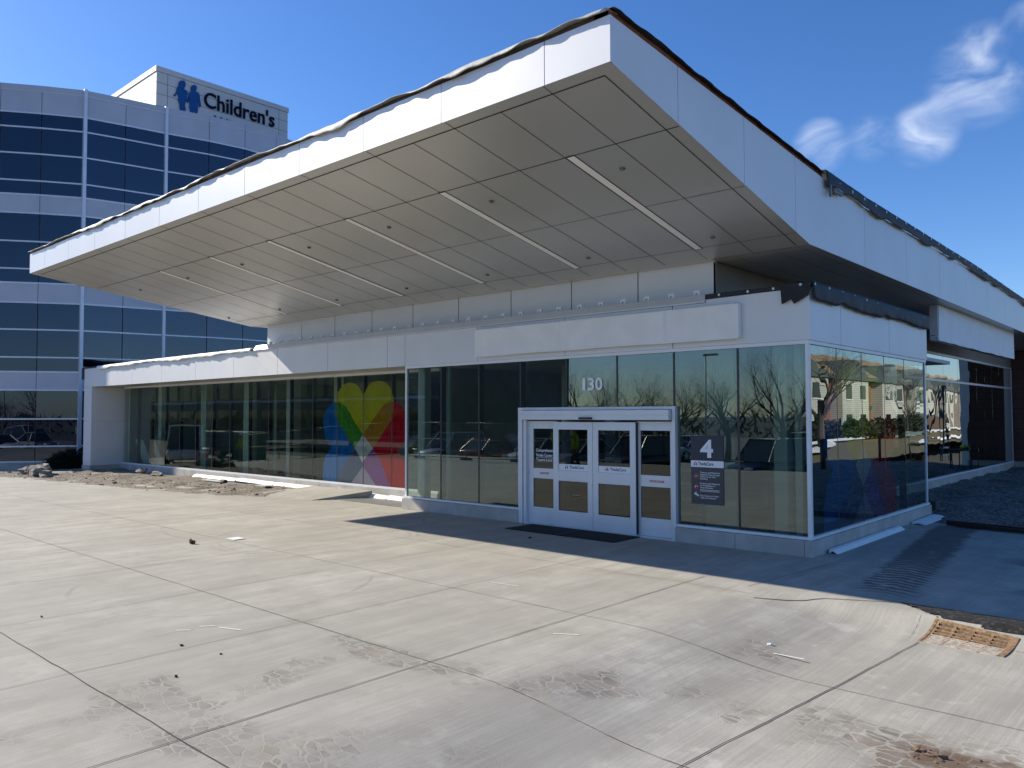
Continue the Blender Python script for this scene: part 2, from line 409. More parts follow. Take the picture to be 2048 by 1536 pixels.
def text(name, s, m, parent, loc, right, up, cap, width=None, ext=.004, bold=0.0, origin=None, space=1.0):
    """lettering as a mesh: cap height in metres, laid along right/up from its lower left corner"""
    cu = bpy.data.curves.new(name, 'FONT'); cu.body = s; cu.size = 1; cu.offset = bold; cu.space_character = space
    cu.extrude = .02; cu.resolution_u = 3
    t = bpy.data.objects.new(name, cu); COL.objects.link(t)
    dg = bpy.context.evaluated_depsgraph_get(); dg.update()
    me = bpy.data.meshes.new_from_object(t.evaluated_get(dg))
    bpy.data.objects.remove(t); bpy.data.curves.remove(cu)
    xs = [v.co.x for v in me.vertices]
    k = cap / .70
    kx = k if width is None else width / (max(xs) - min(xs))
    x0 = min(xs); r_, u_ = Vector(right), Vector(up); n_ = r_.cross(u_)
    o3 = Vector(ORIG[parent.name]) if parent else Vector(origin)
    for v in me.vertices:
        q = v.co.copy(); v.co = Vector(loc) + r_ * (q.x - x0) * kx + u_ * q.y * k + n_ * (ext if q.z > 0 else 0) - o3
    me.materials.clear(); me.materials.append(MATS[m])
    o = bpy.data.objects.new(name, me); COL.objects.link(o)
    if parent: o.parent = parent
    else: o.location = o3
    ORIG[o.name] = o3
    return o

def sm(a, b, x):
    t = max(0, min(1, (x - a) / (b - a))); return t * t * (3 - 2 * t)
def gh(x, y):
    """height of the paved ground"""
    t = max(0, min(1, (-2.62 - y) / .62)); z = -.175 * sm(.1, 2.0, x) * (1 - (1 - t) ** 2.6)
    z -= .8 * sm(-29, -42, x)
    z -= .6 * sm(-17, -26, y)
    return z

# ------------------------------------------------------------------ SETTING
def grid(name, x0, x1, y0, y1, st, fn, m, keep=None):
    nx = int((x1 - x0) / st) + 1; ny = int((y1 - y0) / st) + 1
    b = MB(); vs = [(x0 + i * st, y0 + j * st, 0) for j in range(ny) for i in range(nx)]
    vs = [(x, y, fn(x, y)) for x, y, _ in vs]
    fs = [(j * nx + i, j * nx + i + 1, (j + 1) * nx + i + 1, (j + 1) * nx + i) for j in range(ny - 1) for i in range(nx - 1)]
    if keep: fs = [f for f in fs if keep(*[sum(vs[i][k] for i in f) / 4 for k in (0, 1)])]
    b.add(vs, fs, 0, True)
    return b.build(name, m)
GQ = [(2.45, -2.675), (3.14, -2.755), (3.09, -3.18), (2.40, -3.13)]
def in_grate(x, y): return all((b[0] - a[0]) * (y - a[1]) - (b[1] - a[1]) * (x - a[0]) < 0 for a, b in zip(GQ, GQ[1:] + GQ[:1]))
def grid_mb(b, x0, x1, y0, y1, st, fn, keep):
    nx = round((x1 - x0) / st) + 1; ny = round((y1 - y0) / st) + 1
    vs = [(x0 + i * st, y0 + j * st, fn(x0 + i * st, y0 + j * st)) for j in range(ny) for i in range(nx)]
    fs = [(j * nx + i, j * nx + i + 1, (j + 1) * nx + i + 1, (j + 1) * nx + i) for j in range(ny - 1) for i in range(nx - 1) if keep(x0 + (i + .5) * st, y0 + (j + .5) * st)]
    b.add(vs, fs, 0, True)
b = MB(); grid_mb(b, -52, 9, -30, 6, .125, gh, lambda x, y: not (x > 5.5 and y > 3) and not (2.25 < x < 3.375 and -3.5 < y < -2.5))
grid_mb(b, 2.25, 3.375, -3.5, -2.5, .025, gh, lambda x, y: not in_grate(x, y))
ap = b.build('concrete_apron', 'concrete', fix=False); tag(ap, kind='structure')
far = MB().box(-900, 900, -900, 900, -1.9, -1.45).build('ground', 'asphalt'); tag(far, kind='structure')
lot = MB().box(-75, 9, -75, -29.9, -.9, -.61).build('parking_lot', 'worn_asphalt'); tag(lot, kind='structure')
lw = grid('lawn', 8.9, 60, -40, 165, 2.5, lambda x, y: -.10 + .25 * noise.noise(Vector((x * .15, y * .15, 0))), 'lawn'); tag(lw, kind='structure')

# saw cut and formed joints of the apron, thin dark strips
JX = [(-.55, -14, -2.4, .013), (-2.62, -14, 0, .009), (-4.85, -14, -.1, .009), (-7.12, -14, -.2, .008), (-9.35, -14, -.3, .008), (-11.6, -13, -.6, .008), (-13.9, -13, -.8, .008),
      (-16.2, -13, -1.9, .008), (-18.5, -13, -2.3, .008), (-20.8, -12, -2.6, .008), (-23.1, -12, -3, .008)]
JY = [(-2.95, -24, .35, .009), (-5.2, -26, 5, .010), (-7.45, -26, 5, .011), (-9.75, -26, 5, .012), (-12.0, -22, 5, .011), (-14.2, -22, 5, .011)]
jb = MB()
def joint(pts, w, k=0):
    for a, b in zip(pts[:-1], pts[1:]):
        a, b = Vector((a[0], a[1], 0)), Vector((b[0], b[1], 0)); n = max(1, int((b - a).length / .12)); d = (b - a).normalized(); u = Vector((-d.y, d.x, 0))
        L = []
        for i in range(n + 1):
            q = a.lerp(b, i / n); j = .010 * noise.noise(q * 2.3) + .004 * noise.noise(q * 9); wd = w * (.75 + .5 * abs(noise.noise(q * 1.1 + Vector((5, 3, 1)))))
            q = q + u * j
            for sgn in (-1, 1):
                e = q + u * sgn * wd; L.append((e.x, e.y, gh(e.x, e.y) + .006))
        kk = k; jb.add(L, [(2 * i, 2 * i + 1, 2 * i + 3, 2 * i + 2) for i in range(n)], k)
for i, (x, y0, y1, w) in enumerate(JX): joint([(x, y0), (x, y1)], w * (.42 if i == 0 else .5), 0 if i in (0,) else 1)
for i, (y, x0, x1, w) in enumerate(JY): joint([(x0, y), (x1, y)], w * .42, 0 if i in (3,) else 1)
joint([(1.95, -10), (2.02, -7.4), (2.22, -5.2), (2.37, -3.2)], .006)
joint([(.48, -3.08), (1.10, -2.66), (1.92, -2.24), (2.42, -2.64)], .009)
joint([(1.92, -2.24), (8, -2.30)], .02)
cw = MB(); L_ = []
for i in range(60):
    x = -.3 + i * .045; wq_ = .004 + .006 * abs(noise.noise(Vector((x * 4, 0, 9)))); yj = -7.45 + .012 * noise.noise(Vector((x * 3, 1, 1))); L_ += [(x, yj - wq_, gh(x, yj) + .005), (x, yj + wq_, gh(x, yj) + .005)]
cw.add(L_, [(2 * i, 2 * i + 1, 2 * i + 3, 2 * i + 2) for i in range(59)]); tag(cw.build('joint_filler', 'chalk', fix=False), kind='structure')
joint([(.40, -.35), (.18, -2.6)], .005)
joint([(2.9, 1.6), (3.4, -.6), (4.2, -2.2)], .010)
tag(jb.build('pavement_joints', ['cut', 'cut_faint'], fix=False), kind='structure')
cm = MB()
for (x, y, dx, dy) in ((-3.29, -8.50, .10, .10), (-3.26, -8.27, .10, .12), (-3.08, -8.15, .28, .10), (-.30, -6.0, .22, .14), (1.45, -4.7, .30, .02), (-2.5, -4.62, .45, .05)):
    u = Vector((-dy, dx, 0)).normalized() * .011
    a = Vector((x, y, gh(x, y) + .004)); b = a + Vector((dx, dy, 0)); cm.quad(a - u, b - u, b + u, a + u)
tag(cm.build('paint_marks', 'chalk', fix=False), kind='structure')

# dirt bed in front of the left wing, dirt yard on the right
def edge_y(x):
    P_ = [(-40, -4.6), (-30, -3.9), (-27.7, -3.55), (-22, -2.6), (-16.9, -1.9), (-14.2, -.75), (-12.6, -.42), (-11.4, -.38), (-9.7, -.02)]
    for a, b in zip(P_[:-1], P_[1:]):
        if x <= b[0]: return a[1] + (b[1] - a[1]) * (x - a[0]) / (b[0] - a[0])
    return .1
def dirt_h(x, y):
    e = y - edge_y(x) + .12 * noise.noise(Vector((x * 1.3, 0, 0)))
    k = sm(0, .7, e)
    return gh(x, y) - .02 + k * (.05 + .07 * noise.noise(Vector((x * .5, y * .5, 2))) + .07 * noise.noise(Vector((x * 1.7, y * 1.7, 5))) + .035 * noise.noise(Vector((x * 5, y * 5, 1)))) - .10 * sm(-15.5, -11, x) * k
db = grid('dirt_bed', -44, -9.72, -5, 9, .12, dirt_h, 'dirt', lambda x, y: y > edge_y(x) - .15 and (y < 1.3 or x < -29.6)); tag(db, kind='structure')
def yard_h(x, y):
    k = sm(5.2, 6.4, y) if x > -.1 else 1
    return -.02 + k * (.05 + .09 * noise.noise(Vector((x * .7, y * .7, 4))) + .05 * noise.noise(Vector((x * 2.3, y * 2.3, 7))) + .02 * noise.noise(Vector((x * 7, y * 7, 3))))
dy = grid('dirt_yard', -1.76, 9.2, 5.0, 27, .14, yard_h, 'dirt_dark', lambda x, y: not (x < -.02 and y < 6.6)); tag(dy, kind='structure')
b = MB(); grid_mb(b, 1.9, 9, -3.1, -2.2, .05, lambda x, y: gh(x, y) + .016 + .012 * noise.noise(Vector((x * 6, y * 6, 0))), lambda x, y: y < -2.27 - .01 * (x - 2) + .03 * noise.noise(Vector((x * 3, 0, 0))) and (y > -2.26 - (x - 1.93) * .80 if x < 2.42 else y > -2.63 - (x - 2.42) * .10 + .03 * noise.noise(Vector((x * 4, 3, 0)))))
tag(b.build('gutter_strip', 'wet_soil', fix=False), kind='structure')
# rubble: loose stones on the dirt, nobody could count them
rb = MB()
for i in range(1700):
    if i < 1150:
        x = R.uniform(-31, -9.8); y = R.uniform(edge_y(x) + .05, min(1.05, edge_y(x) + 3)); z = dirt_h(x, y)
        if y > 1.0: continue
    else:
        x = R.uniform(.3, 6.5); y = R.uniform(5.4, 20); z = yard_h(x, y)
    r = R.choice((.008, .010, .012, .015, .018, .022, .03)) * (2.2 if R.random() < .03 else 1)
    rb.blob((x, y, z + r * .2), (r, r * R.uniform(.6, 1.3), r * .6), 0, i, .5, 1)
tag(rb.build('rubble', 'rock'), kind='stuff')
# snow remnants across the lawn
sn = MB()
for (xa, ya, xb, yb, w) in ((9.5, 20, 16.5, 46, .8), (13, 24, 20, 50, .5), (17.5, 42, 20, 70, .7), (12, 50, 18, 90, .8), (18, 80, 21, 120, .8), (10, 60, 11, 100, .5)):
    n = 30; L = []
    for i in range(n + 1):
        t = i / n; x = xa + (xb - xa) * t; y = ya + (yb - ya) * t
        ww = w * (.35 + .9 * abs(noise.noise(Vector((t * 7, xa, 0)))))
        L += [(x - ww, y, .10), (x, y, .26), (x + ww, y, .10)]
    for i in range(n):
        for j in range(2): sn.add([L[3*i+j], L[3*i+j+1], L[3*i+4+j], L[3*i+3+j]], [(0, 1, 2, 3)], 0, True)
tag(sn.build('snow', 'snow', fix=False), kind='stuff')

# ------------------------------------------------------------------ MEDICAL BUILDING
B = empty('medical_building', (-9, 1, 0), 'low white panelled building with glass walls and a big wing shaped roof over its entrance', 'building')
FX = [.012, -2.435, -4.873, -7.312, -9.752, -10.42, -12.92, -15.40, -17.89, -20.37, -22.89, -25.37, -27.92, -30.07]   # fascia joints
f = MB(); G = .007
for a, b in zip(FX[:-1], FX[1:]):
    top = 4.22 if a > -1.8 else 4.15
    if a > -1.8:
        f.box(-1.775, a - (0 if a > 0 else G), 0, .05, 3.40, 4.22); f.box(b + G, -1.775, 0, .05, 3.40, 4.15)
    else: f.box(b + G, a - G, 0, .05, 3.40, 4.15)
f.box(-30.06, -.02, .05, .12, 3.41, 4.14, 1)
f.build('lower_fascia', ['panel', 'panel_edge'], B)
f = MB(); SY = [.05, 1.36, 3.95, 6.52]
for a, b in zip(SY[:-1], SY[1:]): f.box(-.04, .012, a + (G if a > .1 else 0), b - G, 3.40, 4.22)
f.box(-.09, -.04, .06, 6.5, 3.41, 4.2, 1)
f.build('side_fascia', ['panel', 'panel_edge'], B)
bx('roof_slab', 'membrane_grey', B, -30.0, -.1, .12, 6.5, 3.95, 4.13)
# soffit over the recessed left windows and under the fascia
bx('window_soffit', 'soffit', B, -30.0, -9.78, .05, 1.22, 3.40, 3.44)
bx('window_head', 'frame_white', B, -29.0, -9.80, 1.16, 1.24, 3.335, 3.399)
bx('head_frame', 'frame_white', B, -9.76, -.005, .012, .10, 3.338, 3.397)
bx('head_frame', 'frame_white', B, -.075, -.006, .10, 6.50, 3.338, 3.397)
# coping with sloped face
f = MB(); CX = [-1.78, -4.3, -7.75, -11.2, -14.6, -16.66]
for a, b in zip(CX[:-1], CX[1:]):
    pr = [(a - .003, -.035, 4.155), (a - .003, -.035, 4.175), (a - .003, .05, 4.31), (a - .003, .33, 4.335), (a - .003, .33, 4.15)]
    f.prism(pr, (b - a + .006, 0, 0))
f.build('coping', 'panel', B)
# plinth
for runs in (((0.02, -.10), (-.106, -1.267), (-1.273, -2.40)), ((-6.10, -7.87), (-7.876, -9.80))):
    f = MB()
    for a, b in runs: f.box(b, a, -.055 if a > 0 else -.05, .10, 0, .255)
    f.build('plinth', 'stone', B, bevel=.006)
f = MB()
yy = [.10, 1.7, 3.3, 4.95, 6.60]
for a, b in zip(yy[:-1], yy[1:]): f.box(-.10, .02, a + .004, b - .004, 0, .255)
f.build('plinth', 'stone', B, bevel=.006); f = MB()
xx = [-9.80] + [-11.2 - 1.22 * i for i in range(15)] + [-29.2]
for a, b in zip(xx[:-1], xx[1:]): f.box(b + .004, a - .004, 1.10, 1.25, -.1, .255)
f.build('plinth', 'stone', B, bevel=.006)
# sills
bx('sill', 'frame_white', B, -2.40, -.002, -.012, .10, .262, .305)
bx('sill', 'frame_white', B, -9.79, -6.10, -.012, .10, .262, .305)
bx('sill', 'frame_white', B, -.09, -.001, .10, 6.56, .262, .3045)
bx('sill', 'frame_white', B, -29.15, -9.80, 1.12, 1.25, .262, .315)
# corner mullions
bx('corner_mullion', 'frame_white', B, -.075, -.015, .03, .10, .305, 3.338)
bx('corner_mullion', 'frame_white', B, -9.775, -9.72, .03, .10, .305, 3.338)
bx('corner_mullion', 'frame_white', B, -.06, -.02, 6.44, 6.50, .305, 3.338)
# front glass of the vestibule (door bay panes only above the door)
M_ = 1.2185
for i in range(8):
    a = -.075 if i == 0 else -M_ * i - .009; b = -9.72 if i == 7 else -M_ * (i + 1) + .009
    z0 = 2.385 if 2 <= i <= 4 else .305
    MB().quad((b, .055, z0), (a, .055, z0), (a, .055, 3.338), (b, .055, 3.338)).build('glass_pane', 'glass_front', B, fix=False)
    if i: bx('mullion', 'alu_dark', B, -M_ * i - .03, -M_ * i + .012, .052, .20, 2.39 if 2 < i < 5 else .305, 3.338)
# side glass of the vestibule
ys = [.10, 1.27, 2.50, 3.75, 5.02, 6.44]
for i, (a, b) in enumerate(zip(ys[:-1], ys[1:])):
    MB().quad((-.04, a + .008, .305), (-.04, b - .008, .305), (-.04, b - .008, 3.338), (-.04, a + .008, 3.338)).build('glass_pane', 'glass_side', B, fix=False)
    if i: bx('mullion', 'alu_dark', B, -.17, -.037, a - .012, a + .012, .305, 3.338)
# left recessed glass
LX = [-9.78, -11.68] + [-11.68 - 1.228 * i for i in range(1, 14)] + [-28.96]
LX.insert(1, -10.46)
for i, (a, b) in enumerate(zip(LX[:-1], LX[1:])):
    MB().quad((b + .009, 1.18, .315), (a - .009, 1.18, .315), (a - .009, 1.18, 3.335), (b + .009, 1.18, 3.335)).build('glass_pane', 'glass_left', B, fix=False)
    if i: bx('mullion', 'alu_dark', B, a - .016, a + .016, 1.178, 1.30, .315, 3.335)
# left end pier
f = MB(); f.box(-30.06, -29.27, .0, 1.6, .22, 2.0); f.box(-30.06, -29.27, .0, 1.6, 2.008, 3.392)
f.box(-29.27, -29.262, .01, .22, .22, 3.39); f.box(-29.27, -29.262, .232, 1.15, .22, 1.995); f.box(-29.27, -29.262, .232, 1.15, 2.006, 3.39)
f.build('pier', ['panel'], B)
bx('pier_base', 'stone', B, -30.09, -29.22, -.03, 1.2, -.2, .215, bevel=.006)
# clerestory wall between the two roofs
f = MB(); UX = [-1.752, -3.371, -4.96, -6.617, -8.254, -9.853, -11.465, -13.083, -14.679, -16.50]
for a, b in zip(UX[:-1], UX[1:]): f.box(b + .012, a - .012, .335, .40, 4.1, 4.921)
f.box(-16.48, -1.77, .36, .42, 4.1, 4.92, 1)
yy = [.335, 1.5, 2.7, 3.9, 5.2, 6.6]
for a, b in zip(yy[:-1], yy[1:]): f.box(-1.80, -1.752, a + .006 if a > .4 else a, b - .006, 4.1, 4.905, 2)
f.box(-16.52, -16.46, .34, 12, 4.1, 4.87, 0)
f.build('clerestory_wall', ['panel', 'panel_edge', 'wall_grey'], B)
# clear clips waiting on the coping
for i in range(28):
    x = -1.98 - i * .515
    c = MB(); c.box(x - .055, x - .030, .06, .10, 4.315, 4.385); c.box(x + .030, x + .055, .06, .10, 4.315, 4.385); c.box(x - .055, x + .055, .055, .06, 4.355, 4.39)
    c.build('coping_clip', 'clip', B)

# --- big roof -------------------------------------------------------------
YF, ZF, SL = -5.35, 6.052, .2068
def sz(y): return ZF - SL * (y - YF) if y < .10 else 4.925 - .0042 * (y - .1)
def lx(y): return -18.92 + .337 * (y - YF)
f = MB()
f.quad((-18.915, YF + .002, ZF - .003), (-.002, YF + .002, ZF - .003), (-.002, .10, sz(.0999) - .003), (lx(.1), .10, sz(.0999) - .003))
f.quad((lx(.1), .10, 4.922), (-.002, .10, 4.922), (-.002, 30, sz(30) - .003), (lx(.1) + 2, 30, sz(30) - .003))
def strip(p0, p1, w, ax, k=1):
    d = (0, w, 0) if ax == 0 else (w, 0, 0); e = -.006
    a = Vector(p0); b = Vector(p1); dd = Vector(d) / 2
    def low(v): return (v.x, v.y, sz(v.y) + e)
    f.quad(low(a - dd), low(b - dd), low(b + dd), low(a + dd), k)
seamx = [-.95 - .8365 * j for j in range(22)]
for y, w in ((-5.17, .020), (-3.88, .016), (-2.13, .010), (-.40, .010)): strip((lx(y) + .22, y, 0), (-.20 if y < -5 else -.02, y, 0), w, 0)
strip((-.20, -5.17, 0), (-.20, .05, 0), .016, 1)
strip((-.20, .15, 0), (-.20, 28, 0), .012, 1, 2)
for j, x in enumerate(seamx):
    y0 = -5.34 if j % 2 == 0 else -5.17
    if x < lx(-5.17) + .3: continue
    strip((x, y0, 0), (x, .09, 0), .011, 1)
for x in (-.62, -1.3): strip((x, .15, 0), (x, 28, 0), .010, 1, 2)
for y in (.13, .48, 2.0, 3.9): strip((-1.70, y, 0), (-.05, y, 0), .014, 0, 2)
f.build('soffit', ['soffit', 'seam', 'wall_grey'], B)
# roof fascia front and right
f = MB(); TOP = 6.571; RX = [0, -.927, -2.69, -4.351, -6.01, -7.70, -9.39, -11.05, -12.72, -14.42, -16.09, -17.76, -18.92]
for a, b in zip(RX[:-1], RX[1:]): f.box(b + (.006 if b > -18.9 else 0), a - (.006 if a < 0 else 0), YF, YF + .05, ZF, TOP)
f.box(-18.90, -.02, YF + .05, YF + .1, ZF + .01, TOP - .01, 1)
f.build('roof_fascia', ['panel', 'panel_edge'], B)
f = MB(); f.prism([(-18.92, YF + .05, ZF), (-18.92, YF + .05, TOP), (lx(.1), .1, 5.55), (lx(.1), .1, 4.925)], (.05, .017, 0)); f.prism([(lx(.1), .1, 4.925), (lx(.1), .1, 5.55), (lx(.1) + 1, 6, 5.3), (lx(.1) + 1, 6, 4.9)], (.05, 0, 0))
f.build('roof_fascia', 'panel', B)
def rtop(y):
    P_ = [(-5.35, 6.571), (-3.9, 6.462), (-2.15, 6.335), (-.4, 6.20), (1.0, 6.10), (2.75, 6.02), (5.5, 6.0), (11, 5.95), (18, 5.78), (31, 5.5)]
    for a, b in zip(P_[:-1], P_[1:]):
        if y <= b[0]: return a[1] + (b[1] - a[1]) * (y - a[0]) / (b[0] - a[0])
    return P_[-1][1]
f = MB(); RY = [-5.30, -3.93, -2.163, -.43, 2.69, 5.21, 7.76, 10.22, 12.63, 15.0, 17.3, 19.8, 22.3, 24.8, 27.3, 29.8]
for a, b in zip(RY[:-1], RY[1:]):
    a += .006 if a > -5 else 0; b -= .006
    cut = [y for y in (-.4, .10, 1.0, 2.75, 5.5, 11, 18) if a < y < b]
    lo = [a] + [y for y in cut if y == .10] + [b]; hi = [a] + [y for y in cut if y != .10] + [b]
    pts = [(0, y, sz(y) if y < .1 else sz(y)) for y in lo] + [(0, y, rtop(y)) for y in reversed(hi)]
    f.prism(pts, (-.05, 0, 0))
pts = [(-.05, y, sz(y) + .01) for y in (-5.25, .1, 29.7)] + [(-.05, y, rtop(y) - .01) for y in (29.7, 18, 11, 5.5, 2.75, 1, -.4, -2.15, -3.9, -5.25)]
f.prism(pts, (-.05, 0, 0), 1)
f.build('roof_fascia', ['panel', 'panel_edge'], B)
# roof deck behind the fascia tops
f = MB(); yy = [-5.25, -2.15, -.4, 1, 5.5, 18, 29.8]
for a, b in zip(yy[:-1], yy[1:]): f.quad((lx(min(a, .1)) + .1, a, rtop(a) - .06), (-.06, a, rtop(a) - .06), (-.06, b, rtop(b) - .06), (lx(min(b, .1)) + .1, b, rtop(b) - .06))
f.build('roof_deck', 'membrane_grey', B)
# timber blocking along both roof edges
bx('roof_blocking', 'blocking_dark', B, -18.88, -.04, YF + .03, YF + .22, TOP + .002, TOP + .075)
f = MB(); yy = [-5.32, -3.9, -2.15, -.4, .75]
for a, b in zip(yy[:-1], yy[1:]):
    f.prism([(-.03, a, rtop(a) + .002), (-.03, b, rtop(b) + .002), (-.03, b, rtop(b) + .085), (-.03, a, rtop(a) + .085)], (-.2, 0, 0))
f.build('roof_blocking', 'blocking', B)
# linear lights
for x in (-1.70, -4.27, -6.78, -9.42, -11.83, -14.34):
    y0, y1 = -3.87, -.37; w = .062; l = MB(); e = .0085
    l.quad((x - w, y0, sz(y0) - e), (x + w, y0, sz(y0) - e), (x + w, y1, sz(y1) - e), (x - w, y1, sz(y1) - e))
    fr = MB(); w2 = w + .016; e = .0075
    for (xa, xb, ya, yb) in ((x - w2, x - w, y0 - .02, y1 + .02), (x + w, x + w2, y0 - .02, y1 + .02), (x - w, x + w, y0 - .03, y0), (x - w, x + w, y1, y1 + .02)):
        fr.quad((xa, ya, sz(ya) - e), (xb, ya, sz(ya) - e), (xb, yb, sz(yb) - e), (xa, yb, sz(yb) - e))
    o = fr.build('linear_light', 'seam', B, fix=False)
    l.build('diffuser', 'light_strip', o, fix=False)
# small round downlights set in the soffit, unlit
for x in (-1.25, -3.74, -6.3, -8.84, -11.49, -14.1, -16.84):
    for y in (-3.29, -.73):
        d = MB(); z = sz(y); d.tube([(x, y, z), (x, y, z - .012)], .042, 16); d.tube([(x, y, z - .012), (x, y, z - .03)], [.038, .03], 12)
        d.build('downlight', 'pole', B)

# --- right rear wing --------------------------------------------------------
W = -1.75
bx('wing_plinth', 'stone', B, W - .2, W + .05, 6.5, 25.5, -.1, .255)
bx('sill', 'frame_white', B, W - .1, W + .06, 6.5, 25.45, .262, .305)
bx('wing_wall', 'wall_grey', B, W - .12, W, 6.55, 25.6, 4.10, 4.92)
bx('window_head', 'alu', B, W - .03, W + .03, 6.5, 25.45, 4.03, 4.098)
bx('transom', 'alu', B, W - .03, W + .035, 6.5, 25.45, 3.22, 3.29)
bx('jamb_panel', 'wall_grey', B, W - .05, W + .01, 24.1, 25.40, .306, 4.02)
bx('corner_mullion', 'alu', B, W - .02, W + .04, 25.38, 25.46, .306, 4.02)
yw = [6.55, 8.2, 9.9, 11.6, 13.3, 15.1, 16.9, 18.7, 20.5, 22.3, 24.1]
for a, b in zip(yw[:-1], yw[1:]):
    MB().quad((W, a + .01, .31), (W, b - .01, .31), (W, b - .01, 4.03), (W, a + .01, 4.03)).build('glass_pane', 'glass_wing', B, fix=False)
bx('brick_return', 'brick_courses', B, W, -.18, 25.6, 26.0, .28, 4.9)
bx('brick_return_base', 'stone', B, W, -.10, 25.55, 26.1, -.1, .275)
bx('end_column', 'panel', B, -.175, .15, 25.62, 25.98, -.1, 4.8)
f = MB(); f.box(-16.6, W, 26.0, 26.2, -.1, 4.9); f.box(-16.6, -16.4, 6.6, 26, -.1, 4.9)
f.build('rear_wall', 'brick_courses', B)

# --- interior ---------------------------------------------------------------
bx('interior_floor', 'inner_floor', B, -30, -.12, .12, 9.0, -.05, .02)
bx('interior_ceiling', 'tile_ceiling', B, -30, -.12, .16, 9.0, 3.42, 3.5)
f = MB(); f.box(-30, W - .2, 8.9, 9.0, .02, 3.42); f.box(-29.1, -28.95, 1.4, 8.9, .02, 3.42, 0)
f.box(-22.2, -22.0, 4.0, 8.9, .02, 3.42); f.box(-13.2, -10.0, 4.4, 4.6, .02, 3.42); f.box(-19.4, -16.0, 5.4, 5.6, .02, 3.42)
f.box(-9.9, -9.78, 1.3, 6.4, .02, 3.42); f.box(-9.7, -2.6, 6.3, 6.42, 2.5, 3.42)
f.build('interior_wall', 'inner_wall', B)
bx('interior_floor', 'inner_floor', B, -16.4, W - .2, 9.0, 25.9, -.05, .02); bx('interior_ceiling', 'inner_dark', B, -16.4, W - .15, 9.0, 25.9, 4.1, 4.15)
bx('interior_wall', 'inner_dark', B, -7.2, -7, 9.0, 25.9, .02, 4.1)
for (x, y, r) in ((-9.25, .95, .11), (-6.9, 2.6, .11)):
    MB().tube([(x, y, .02), (x, y, 3.42)], r, 24).build('interior_column', 'inner_white', B)
for (x0, x1, y0, y1) in ((-9.62, -9.38, .3, .5), (-8.62, -8.55, .35, .42), (-2.52, -1.92, 1.3, 1.45), (-.95, -.72, .8, 1.05), (-.62, -.50, .9, 1.0), (-15.9, -15.4, 2.3, 2.6), (-18.6, -18.2, 2.3, 2.6), (-21.4, -21.0, 2.3, 2.6), (-24.6, -24.2, 2.3, 2.6), (-27.2, -26.9, 1.8, 2.1), (-6.2, -5.9, 3.2, 3.4)):
    bx('interior_column', 'inner_white', B, x0, x1, y0, y1, .02, 3.42)
bx('interior_door', 'inner_dark', B, -12.4, -11.3, 4.36, 4.395, .03, 2.5)
bx('interior_counter', 'inner_dark', B, -8.0, -3.2, 5.2, 5.6, .03, 1.1)

# --- sliding entrance -------------------------------------------------------
f = MB(); f.box(-6.095, -5.985, -.035, .12, .0, 2.375); f.box(-2.45, -2.385, -.035, .12, 0, 2.375); f.box(-5.985, -2.45, -.035, .12, 2.318, 2.375)
f.box(-5.975, -5.90, -.01, .11, .0, 2.12); 
D = f.build('sliding_door', 'door_white', B, bevel=.004)
hd = MB(); hd.box(-5.975, -2.46, -.13, .04, 2.128, 2.312); hd.box(-5.95, -2.475, -.136, -.13, 2.215, 2.222)
hd.build('door_header', 'door_white', D, bevel=.006)
sn_ = MB(); sn_.box(-4.415, -4.12, -.19, -.131, 2.137, 2.177); sn_.build('motion_sensor', 'black', D, bevel=.01)
bx('header_badge', 'plate', D, -5.93, -5.87, -.134, -.13, 2.235, 2.25)
def leaf(x0, x1, y, z1, g0, g1, zA, zB, zC, zD, wb=False):
    """stile and rail leaf: glass bays zA..zB upper, zC..zD lower between g0..g1"""
    m_ = MB(); t = .045
    for b in ((x0, g0, .03, z1), (g1, x1, .03, z1), (g0, g1, zB, z1), (g0, g1, zD, zA), (g0, g1, .03, zC)): m_.box(b[0], b[1], y, y + t, b[2], b[3])
    m_.build('door_leaf', 'door_white', D, bevel=.003)
    q = MB(); q.quad((g0, y + .02, zA), (g1, y + .02, zA), (g1, y + .02, zB), (g0, y + .02, zB)); q.quad((g0, y + .02, zC), (g1, y + .02, zC), (g1, y + .02, zD), (g0, y + .02, zD))
    q.build('door_glass', 'glass_door', D, fix=False)
leaf(-5.90, -5.13, .06, 2.10, -5.76, -5.175, 1.14, 1.945, .353, .935)
leaf(-3.25, -2.45, .06, 2.10, -3.17, -2.545, 1.126, 1.935, .352, .918)
leaf(-5.175, -4.206, -.01, 2.085, -5.043, -4.325, 1.13, 1.935, .337, .922)
leaf(-4.198, -3.228, -.01, 2.085, -4.075, -3.354, 1.13, 1.93, .33, .919)
bx('leaf_edge', 'black', D, -3.226, -3.212, -.005, .045, .04, 2.08)
bx('door_lock', 'plate', D, -4.23, -4.215, -.022, -.011, .86, .90)
bx('threshold', 'alu', D, -5.9, -2.45, -.03, .11, .0, .028)
for a, b in ((-5.043, -4.325), (-4.075, -3.354)):
    bx('logo_band', 'text_white', D, a + .003, b - .003, .004, .008, 1.133, 1.255)
    text('door_lettering', 'ThedaCare', 'navy', D, (a + .265, .0035, 1.172), (1, 0, 0), (0, 0, 1), .056, .36, .001, .012)
    lg = MB(); cx_, cz = a + .195, 1.197
    lg.tube([(cx_, .0035, cz + .012), (cx_, .0015, cz + .012)], .026, 16, 0); lg.box(cx_ - .034, cx_ + .034, .0008, .0014, cz - .030, cz + .004, 1)
    lg.box(cx_ - .009, cx_ + .009, .0002, .0006, cz - .03, cz + .03, 2)
    lg.build('door_logo', ['logo_orange', 'logo_purple', 'text_white'], D)
